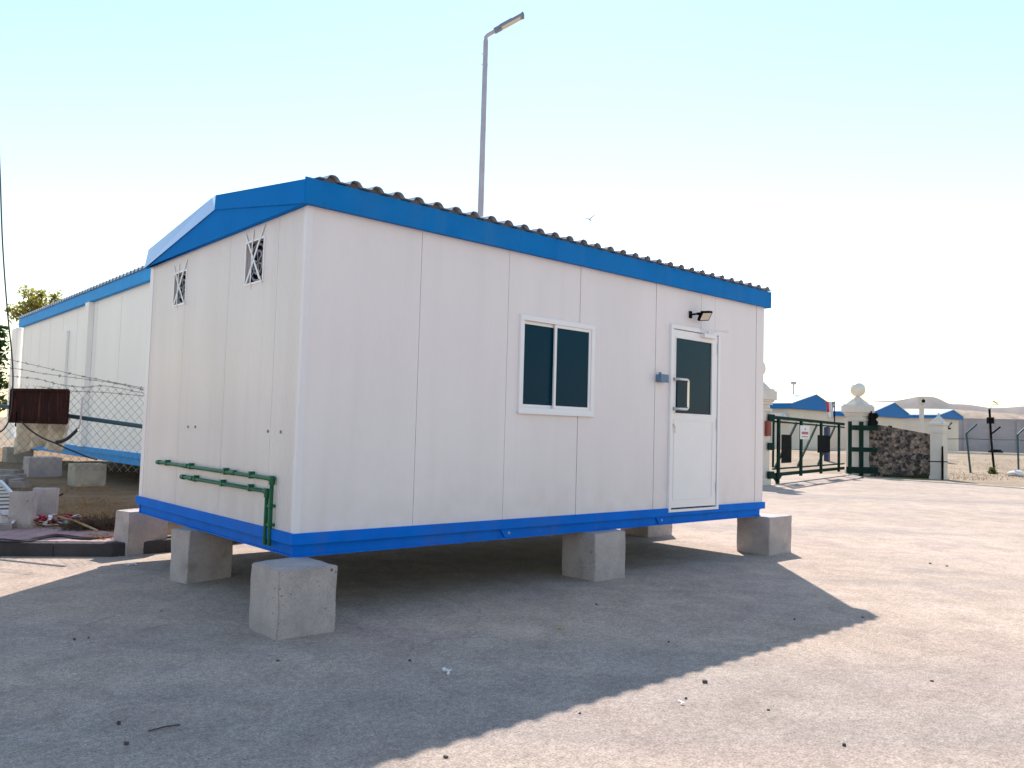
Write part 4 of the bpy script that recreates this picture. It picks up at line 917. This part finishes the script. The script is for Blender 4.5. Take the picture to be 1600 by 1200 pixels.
# warning sign: icon, a red word and a thin line, all too small to read
a_, b_ = (gpt(1243, 680)-gA).dot(gd), (gpt(1257.5, 680)-gA).dot(gd); zt, zb = gpt(1250, 665).z, gpt(1250, 686).z
ws = thing('warning_sign', 'small white warning sign with a red word hanging on the green gate', 'sign', gs((a_+b_)/2, zb, -.16))
u = MB(); u.prism([gs(a_, zb, -.16), gs(b_, zb, -.16), gs(b_, zt, -.16), gs(a_, zt, -.16)], gn*.012); u.build('board', 'white', ws)
W_ = b_-a_; H_ = zt-zb; u = MB()
for k in range(7): s_ = a_+W_*(.14+.105*k); u.box(0, 0, 0, 0, 0, 0) if False else u.prism([gs(s_, zb+H_*.36, -.165), gs(s_+W_*.075, zb+H_*.36, -.165), gs(s_+W_*.075, zb+H_*.55, -.165), gs(s_, zb+H_*.55, -.165)], gn*.004)
u.build('red_word', 'red', ws)
u = MB(); u.tube([gs(a_+W_*.5, zb+H_*.74, -.167), gs(a_+W_*.5, zb+H_*.74, -.1605)], H_*.075, 8); u.prism([gs(a_+W_*.16, zb+H_*.16, -.165), gs(a_+W_*.84, zb+H_*.16, -.165), gs(a_+W_*.84, zb+H_*.20, -.165), gs(a_+W_*.16, zb+H_*.20, -.165)], gn*.004); u.build('icon', 'blackmetal', ws)
# gate catch frame in front of the right pillar
p = PR+V((-.35, -.42, 0)); rd = V((CR.x, CR.y, 0)).normalized(); td = V((-rd.y, rd.x, 0))
cg_ = thing('gate_catch_frame', 'green steel catch frame with cross bars in front of the right gate pillar', 'gate frame', p)
b0 = PR-td*.62
u = MB(); u.obox(b0-rd*.12+V((0, 0, 1.08)), rd, td, (0, 0, 1), .075, .05, 1.10); u.obox(b0-rd*.58+V((0, 0, 1.12)), rd, td, (0, 0, 1), .06, .05, 1.06); u.build('post', 'gate', cg_)
for z, x0, x1, h in ((1.93, -.52, .50, .10), (1.05, -.52, .50, .09), (.22, -.75, .52, .13)):
    u = MB(); u.obox(b0-td*.085+rd*(x0+x1)/2+V((0, 0, z)), rd, td, (0, 0, 1), (x1-x0)/2, .03, h); u.build('cross_bar', 'gate', cg_)
# limp flag on the gate end
fp = gs(GL-.35, 0, .0); fp = onv(1304, 655, gA, gB); fl_ = thing('flag', 'limp red and white flag hanging on a short pole at the gate end', 'flag', (fp.x, fp.y, 2.1))
u = MB(); u.tube([(fp.x, fp.y, 2.0), (fp.x, fp.y, 2.92)], .022, 8); u.build('pole', 'blackmetal', fl_)
cl_ = MB(); n_ = 10
for i in range(n_+1):
    for k in range(13):
        t, s_ = i/n_, k/12
        q = V((fp.x, fp.y, 2.9-.62*t-.08*s_*t))-rd*(.03+(.30-.10*t)*s_)+td*.05*math.sin(s_*14+t*2); cl_.v.append(q)
for i in range(n_):
    for k in range(12):
        cl_.f.append((i*13+k, i*13+k+1, (i+1)*13+k+1, (i+1)*13+k)); cl_.mi.append(0 if (k > 8 and i < 6) else (2 if k < 3 else 1))
o = cl_.build('cloth', ['red', 'white', 'bluepost'], fl_, smooth=True); so = o.modifiers.new('thick', 'SOLIDIFY'); so.thickness = .006
# black fitting on the pillar side
q = PR+rd*.48-td*.25; u = MB(); u.obox(q+V((0, 0, 2.24)), rd, td, (0, 0, 1), .12, .12, .30); u.lathe((q.x+rd.x*.12, q.y+rd.y*.12, 2.44), [(.08, -.1), (.14, -.02), (.14, .05), (.07, .12)], 10); u.lathe((q.x+rd.x*.12, q.y+rd.y*.12, 2.16), [(.07, -.1), (.12, -.04), (.12, .04), (.07, .1)], 10); u.obox(q-rd*.09+V((0, 0, 2.58)), rd, td, (0, 0, 1), .07, .05, .05)
single(u, 'pillar_fitting', 'blackmetal', 'black lumpy fitting fixed to the side of the gate pillar above the stone wall', 'fitting')
# stone wall with sloping top
wA, wB = PR+rd*.40, on(1457, 747, 2, 0); wA.z = wB.z = 0; wd = (wB-wA).normalized(); wn = V((-wd.y, wd.x, 0)); WL = (wB-wA).length
zA, zB = onv(1358, 661, wA, wB).z, onv(1457, 679, wA, wB).z
sw = MB(); nx, nz = 60, 30
for side in (0, 1):
    for i in range(nx+1):
        for k in range(nz+1):
            t, u_ = i/nx, k/nz; zt_ = zA+(zB-zA)*(t**1.05); p = wA+wd*WL*t+V((0, 0, -.05+(zt_+.05)*u_)); dn = mnoise.noise(p*4.5)*.05
            sw.v.append(p+wn*(.36 if side else 0)+wn*(dn if side else -dn))
def gi(s_, i, k): return s_*(nx+1)*(nz+1)+i*(nz+1)+k
for s_ in (0, 1):
    for i in range(nx):
        for k in range(nz): sw.f.append((gi(s_, i, k), gi(s_, i+1, k), gi(s_, i+1, k+1), gi(s_, i, k+1))); sw.mi.append(0)
for i in range(nx): sw.f.append((gi(0, i, nz), gi(0, i+1, nz), gi(1, i+1, nz), gi(1, i, nz))); sw.mi.append(0)
for k in range(nz):
    for i in (0, nx): sw.f.append((gi(0, i, k), gi(0, i, k+1), gi(1, i, k+1), gi(1, i, k))); sw.mi.append(0)
single(sw, 'stone_wall', 'stone', 'dark rubble stone wall with sloping top right of the gate', 'wall')
# small end pillar
EP = on(1467, 748, 2, 0); EP.z = 0
ep = thing('wall_pillar', 'slim white pillar with pyramid top ending the stone wall', 'pillar', EP)
h = .24; ang = Matrix.Rotation(.2, 3, 'Z'); s = MB(); s.box(EP.x-h-.03, EP.y-h-.03, -.05, EP.x+h+.03, EP.y+h+.03, .12); s.box(EP.x-h, EP.y-h, .12, EP.x+h, EP.y+h, 1.80); s.build('shaft', 'stucco', ep, bevel=.01)
c = MB(); c.box(EP.x-h-.03, EP.y-h-.03, 1.80, EP.x+h+.03, EP.y+h+.03, 1.86); c.box(EP.x-h-.01, EP.y-h-.01, 1.86, EP.x+h+.01, EP.y+h+.01, 2.10); c.box(EP.x-h-.05, EP.y-h-.05, 2.10, EP.x+h+.05, EP.y+h+.05, 2.20)
c.add([(EP.x-h, EP.y-h, 2.20), (EP.x+h, EP.y-h, 2.20), (EP.x+h, EP.y+h, 2.20), (EP.x-h, EP.y+h, 2.20), (EP.x-.05, EP.y-.05, 2.46), (EP.x+.05, EP.y-.05, 2.46), (EP.x+.05, EP.y+.05, 2.46), (EP.x-.05, EP.y+.05, 2.46)], [(3, 2, 1, 0), (4, 5, 6, 7), (0, 1, 5, 4), (1, 2, 6, 5), (2, 3, 7, 6), (3, 0, 4, 7)]); c.lathe((EP.x, EP.y, 2.46), [(.045, 0), (.06, .06), (.02, .14)], 8)
c.build('cap', 'stucco', ep, bevel=.008)
p0 = EP-td*.42-rd*.08; u = MB(); u.tube([p0+V((0, 0, -.02)), p0+V((0, 0, .75)), p0+V((0, 0, 1.28))], [.045, .045, .035], 8); u.bar(p0-rd*.55+V((0, 0, .68)), p0+rd*.20+V((0, 0, .68)), .03, .04)
single(u, 'bollard_post', 'blackmetal', 'thin dark post with a small cross bar in front of the slim white pillar', 'post')
# weeds at the wall foot
wdm = MB()
for i in range(700):
    t = random.random(); p = wA+wd*WL*(.25+.85*t)-wn*random.uniform(.05, .5); p.z = -.01
    d = V((random.gauss(0, .5), random.gauss(0, .5), 1)).normalized()*random.uniform(.04, .20)*(1.3 if t > .55 else .7); sdv = V((d.y, -d.x, 0)).normalized()*.018
    wdm.add([p-sdv, p+sdv, p+d], [(0, 1, 2)])
struct(wdm.build('weeds', 'weed', fix=False), 'stuff')

# wire fence with angled tops
wf = thing('wire_fence', 'leaning green fence posts with angled tops and a single rail right of the stone wall', 'fence', on(1517, 738, 2, 0))
for (bx, by, tx, ty, ax_, ay, D) in ((1478, 732, 1476, 673, 1487, 660, 38), (1517, 739, 1510, 678, 1526, 663, 38), (1591.5, 730, 1590, 680, 1602, 668, 40), (1640, 735, 1640, 682, 1652, 670, 39)):
    u = MB(); b_ = at(bx, by, D); b_.z = gh(b_.x, b_.y)-.1; t_ = at(tx, ty, D); u.tube([b_, t_, t_+V((0, 0, .03)), at(ax_, ay, D)], .045, 8); u.build('post', 'teal', wf)
u = MB(); u.tube([at(1477, 686, 38), at(1512, 685.5, 38), at(1549, 687, 38.6), at(1591, 687.5, 40), at(1640, 690, 39)], .018, 6); u.build('rail', 'teal', wf)
cp = thing('camera_pole', 'black leaning pole with a box and a small camera arm among the fence posts', 'pole', at(1554, 736, 38.6))
b_ = at(1554, 736, 38.6); b_.z = gh(b_.x, b_.y)-.1
u = MB(); u.tube([b_, at(1549, 690, 38.6), at(1546, 639, 38.6)], .05, 8); u.tube([at(1549, 678, 38.6), at(1563, 667, 38.6)], .04, 6); u.build('pole', 'blackmetal', cp)
u = MB(); c = at(1547.5, 657, 38.5); u.obox(c, rd, td, (0, 0, 1), .13, .10, .15); u.build('box', 'blackmetal', cp, bevel=.01)
u = MB(); u.tube([at(1546, 640, 38.6), at(1552, 632, 38.6), at(1558, 630, 38.6)], .012, 6); u.tube([at(1552, 627, 38.6), at(1556, 629, 38.6)], .03, 8); u.tube([at(1553, 632.5, 38.6), at(1562, 632.5, 38.6)], .012, 6); u.tube([at(1558, 628, 38.6), at(1558, 632, 38.6)], .02, 6); u.build('camera', 'blackmetal', cp)
# white sack and rags
sc_ = at(1588, 733, 36.5); sc_.z = gh(sc_.x, sc_.y)
bm = bmesh.new(); bmesh.ops.create_icosphere(bm, subdivisions=3, radius=1); sk = MB()
bm.verts.index_update()
for v in bm.verts:
    n_ = mnoise.noise(v.co*1.6)*.25; q = v.co*(1+n_); sk.v.append(sc_+rd*q.x*.36+td*q.y*.22+V((0, 0, .10+max(q.z, -.7)*.15)))
sk.f = [tuple(v.index for v in f.verts) for f in bm.faces]; sk.mi = [0]*len(sk.f); bm.free()
single(sk, 'sack', 'sack', 'white sack lying on the sandy verge near the right edge', 'sack', smooth=True)
bs_ = on(1551, 742, 2, 0); bb = MB(); leaves(bb, V((bs_.x, bs_.y, .13)), .20, .20, .26, 420, .05, .1); bb.tube([(bs_.x, bs_.y, -.03), (bs_.x, bs_.y, .15)], .015, 5)
single(bb, 'green_bush', 'weed', 'small green bush at the foot of the black camera pole', 'bush', fix=False)
dl = MB()
for (x, y) in ((1500, 738), (1537, 737), (1545, 736.5)):
    p = on(x, y, 2, .0); dl.prism([p-rd*.35+V((0, 0, -.03)), p+rd*.35+V((0, 0, -.03)), p+rd*.3+td*.2+V((0, 0, .06)), p-rd*.25+td*.2+V((0, 0, .06))], td*.25)
dg = MB()
for i in range(900):
    x = random.uniform(1475, 1640); y = random.uniform(733, 750); p = on(x, y, 2, 0); p.z = gh(p.x, p.y)-.005
    d = V((random.gauss(0, .6), random.gauss(0, .6), 1)).normalized()*random.uniform(.04, .16); sdv = V((d.y, -d.x, 0)).normalized()*.012
    dg.add([p-sdv, p+sdv, p+d], [(0, 1, 2)])
struct(dg.build('dry_verge_grass', 'drygrass', fix=False), 'stuff')

# ================================================================== CAMP BEYOND THE GATE
def house(x0, x1, y, ylen, zb, zw, ze, za, label):
    t = thing('camp_house', label, 'house', (x0, y, zb), 'blue gabled camp houses'); xm = x0+(x1-x0)*.56
    w = MB(); w.box(x0+.35, y+.30, zb-.4, x1-.35, y+ylen-.3, zw); w.build('wall', 'housewall', t)
    g = MB(); g.prism([(x0, y, zw), (x1, y, zw), (x1, y, ze), (xm, y, za), (x0, y, ze)], (0, .12, 0)); g.box(x0, y+.12, zw, x0+.12, y+ylen, ze); g.box(x1-.12, y+.12, zw, x1, y+ylen, ze); g.build('fascia', 'blue_far', t)
    r = MB(); r.prism([(x0-.06, y-.08, ze+.004), (xm, y-.08, za+.004), (xm, y-.08, za+.07), (x0-.06, y-.08, ze+.07)], (0, ylen+.1, 0)); r.prism([(xm, y-.08, za+.0045), (x1+.06, y-.08, ze+.004), (x1+.06, y-.08, ze+.07), (xm, y-.08, za+.0705)], (0, ylen+.1, 0)); r.build('roof', 'roofwhite', t)
    v = MB(); v.box(x0+.35+(x1-x0)*.45, y+.22, (zb+zw)/2+.55, x0+.35+(x1-x0)*.53, y+.2995, (zb+zw)/2+.7); v.build('vent', 'blackmetal', t)
    return t
h1 = house(52.6, 59.06, 25.8, 22, .64, 3.66, 4.0, 4.84, 'camp house with blue gable directly behind the green gate')
h2 = house(63.12, 69.8, 24.4, 20, .64, 3.45, 3.78, 4.68, 'camp house with blue gable between the right gate pillar and the white mast')
h3 = house(73.36, 79.2, 23.3, 16, .64, 3.62, 3.84, 4.44, 'farthest camp house, its low blue gable showing over the grey wall')
u = MB(); u.box(52.2, 26.4, 2.75, 52.94, 27.2, 3.3); u.lathe((52.57, 26.3, 3.02), [(.05, -.2), (.2, -.02), (.2, .02), (.05, .2)], 10); single(u, 'air_conditioner', 'white', 'white air conditioner unit on the side of the nearest camp house', 'air conditioner')
u = MB(); p = at(1240, 640, 64); p.z = .6; q = at(1240, 600, 64); u.tube([p, q], .05, 6); u.lathe(tuple(q), [(.05, -.05), (.22, 0), (.22, .18), (.05, .22)], 8); single(u, 'antenna_mast', 'galv', 'thin antenna mast rising behind the nearest camp house roof', 'mast')
# cctv mast
cm_ = at(1440, 672, 47); CM = V((cm_.x, cm_.y, .6)); cm = thing('cctv_mast', 'white square mast carrying a round camera behind the stone wall', 'mast', CM)
u = MB(); u.box(CM.x-.10, CM.y-.10, .5, CM.x+.10, CM.y+.10, at(1440, 632, 47).z); u.build('pole', 'stucco', cm, bevel=.01)
zt_ = at(1440, 631, 47).z; u = MB(); u.box(CM.x-.16, CM.y-.16, zt_-.02, CM.x+.16, CM.y+.16, zt_+.42); u.build('head', 'stucco', cm, bevel=.03)
u = MB(); c = V((CM.x, CM.y, zt_+.16))-td*.22; u.lathe((c.x, c.y, c.z-.10), [(.03, 0), (.09, .04), (.10, .1), (.08, .16), (.03, .2)], 10); u.build('camera', 'blackmetal', cm, smooth=True)
# blue post behind the gate
p = at(1292, 722, 45); u = MB(); u.box(p.x-.12, p.y-.12, gh(p.x, p.y)-.1, p.x+.12, p.y+.12, at(1292, 668, 45).z); u.lathe((p.x, p.y, at(1292, 668, 45).z), [(.14, 0), (.14, .04), (.05, .1)], 8); single(u, 'marker_post', 'bluepost', 'navy post standing behind the green gate', 'post')
# boundary wall
bw = thing('boundary_wall', 'long grey block boundary wall across the camp at the right', 'wall', (77.3, 24.0, .4))
q0, q1 = at(1370, 700, 86), at(1700, 711, 80); d_ = (q1-q0); d_.z = 0; d_.normalize(); n_ = V((-d_.y, d_.x, 0)); zt_ = at(1540, 656, 83).z
u = MB(); a_, b_ = V((q0.x, q0.y, .2)), V((q1.x, q1.y, .2)); L_ = (b_-a_).length
u.prism([a_, b_, b_+n_*.3, a_+n_*.3], (0, 0, zt_-.2)); u.build('wall_face', 'blockwall', bw)
u = MB(); u.prism([a_-n_*.05+V((0, 0, zt_-.2)), b_-n_*.05+V((0, 0, zt_-.2)), b_+n_*.35+V((0, 0, zt_-.2)), a_+n_*.35+V((0, 0, zt_-.2))], (0, 0, .12)); u.build('coping', 'blockwall', bw)
for i in range(8):
    u = MB(); c = a_+d_*(L_*(i+.5)/8); u.obox(c-n_*.08+V((0, 0, (zt_-.2)/2)), d_, n_, (0, 0, 1), .2, .079, (zt_-.25)/2); u.build('pier', 'blockwall', bw)
# low pale kerb in front of it
k0, k1 = at(1180, 712, 62), at(1720, 717, 57); u = MB(); k0.z = gh(k0.x, k0.y)-.05; k1.z = gh(k1.x, k1.y)-.05
d_ = (k1-k0).normalized(); n_ = V((-d_.y, d_.x, 0)); u.prism([k0, k1, k1+n_*.4, k0+n_*.4], (0, 0, .22)); struct(u.build('far_kerb', 'whiteline'))
u = MB(); p = at(1557, 709, 60); p.z = gh(p.x, p.y); u.box(p.x-.8, p.y-.3, p.z, p.x+.5, p.y+.3, p.z+.28); u.box(p.x-.5, p.y-.25, p.z+.28, p.x+.3, p.y+.25, p.z+.40); single(u, 'planter_box', 'blackmetal', 'low dark object on the ground before the grey boundary wall', 'box')

# ================================================================== LITTER ON THE FORECOURT
for i, (x, y, s_) in enumerate(((1102, 1067, .020), (1241, 968, .013), (1348, 965, .014), (932, 945, .014), (198, 1164, .014), (640, 1033, .013), (138, 997, .011), (433, 1033, .012), (116, 1000, .012), (1456, 1065, .014), (186, 1132, .012), (696, 1184, .014), (1480, 885, .02), (1453, 881, .02), (1045, 1004, .010), (252, 955, .012), (1200, 1110, .011), (1071, 1092, .010), (1320, 1165, .014), (905, 1115, .010))):
    s_ *= .62; p = on(x, y, 2, 0); mb = jitter_block(p.x-s_, p.y-s_*.7, p.x+s_, p.y+s_*.7, -.003, s_*1.0, rot=random.random()*3)
    tag(mb.build('pebble', 'pebble', smooth=True), 'small dark stone lying loose on the dusty forecourt', 'stone', 'loose dark stones on the forecourt')
def scrap(x, y, s_, label, m='white', n=5):
    p = on(x, y, 2, 0); mb = MB()
    for i in range(n):
        a = random.random()*6.28; c = p+V((random.gauss(0, s_*.6), random.gauss(0, s_*.6), .006+.004*i)); d = V((math.cos(a), math.sin(a), random.uniform(-.2, .3))); e_ = V((-math.sin(a), math.cos(a), random.uniform(-.3, .3)))
        mb.prism([c-d*s_*.6-e_*s_*.25, c+d*s_*.6-e_*s_*.2, c+d*s_*.5+e_*s_*.25, c-d*s_*.45+e_*s_*.2], (0, 0, .002))
    single(mb, 'plastic_scrap', m, label, 'litter')
scrap(184, 868, .045, 'white plastic scrap in the shade left of the concrete blocks')
scrap(203, 884, .045, 'second white plastic scrap in the shade, nearer the camera')
scrap(697, 1051, .027, 'torn white wrapper on the shaded forecourt before the cabin front')
scrap(115, 1057, .018, 'tiny white paper scrap on the shaded forecourt at the left', n=2)
scrap(1066, 1100, .022, 'small pale paper scrap on the sunny forecourt below the shadow edge', n=2)
scrap(876, 983, .03, 'small yellow leaf on the shaded forecourt below the middle block', 'yellow', 2)
q0, q1 = on(232, 1142, 2, .006), on(281, 1132, 2, .006); single(MB().tube([q0, q0.lerp(q1, .5)+V((0, 0, .004)), q1], .0035, 5), 'twig', 'deadbush', 'thin dark twig lying on the forecourt at the lower left', 'twig')

# ================================================================== HAZE
hz = MB(); hz.box(-2900, -2900, -3, 2900, 2900, 130); hm = bpy.data.materials.new('thin_dust_haze'); hm.use_nodes = True; hn = hm.node_tree
for n in list(hn.nodes):
    if n.type != 'OUTPUT_MATERIAL': hn.nodes.remove(n)
pv_ = hn.nodes.new('ShaderNodeVolumePrincipled'); pv_.inputs['Color'].default_value = (.92, .93, .97, 1); pv_.inputs['Density'].default_value = .00009; pv_.inputs['Anisotropy'].default_value = .3
hn.links.new(pv_.outputs[0], [n for n in hn.nodes if n.type == 'OUTPUT_MATERIAL'][0].inputs['Volume']); M['haze'] = hm
struct(hz.build('haze', 'haze'), 'stuff')

# ================================================================== LIGHT, SKY, CAMERA
AZ, EL = math.radians(44.8), math.radians(43.95)
sdir = V((math.sin(AZ)*math.cos(EL), math.cos(AZ)*math.cos(EL), math.sin(EL)))
su = bpy.data.lights.new('sun', 'SUN'); su.energy = 3.6; su.angle = math.radians(.53); su.color = (1, .93, .84)
so = bpy.data.objects.new('sun', su); COL.objects.link(so); so.rotation_euler = (-sdir).to_track_quat('-Z', 'Y').to_euler(); so.location = (0, 0, 30)
W = bpy.data.worlds.new('World'); SC.world = W; W.use_nodes = True; nt = W.node_tree
bg = nt.nodes['Background']; sky = nt.nodes.new('ShaderNodeTexSky'); sky.sky_type = 'NISHITA'; sky.sun_disc = False
sky.sun_elevation = EL; sky.sun_rotation = AZ; sky.air_density = 1.65; sky.dust_density = 0.05; sky.ozone_density = 1.0; sky.altitude = 100
nt.links.new(sky.outputs[0], bg.inputs[0]); bg.inputs[1].default_value = .10
cd = bpy.data.cameras.new('camera'); cam = bpy.data.objects.new('camera', cd); COL.objects.link(cam); SC.camera = cam
cd.sensor_width = 36; cd.lens = 36*FPX/1600; cd.clip_start = .05; cd.clip_end = 20000
mw = Matrix((CR, CU, -CF)).transposed().to_4x4(); mw.translation = CAM; cam.matrix_world = mw
vs = SC.view_settings; vs.view_transform = 'Standard'; vs.look = 'None'; vs.exposure = .97; vs.gamma = 1
SC.cycles.max_bounces = 8; SC.cycles.diffuse_bounces = 3
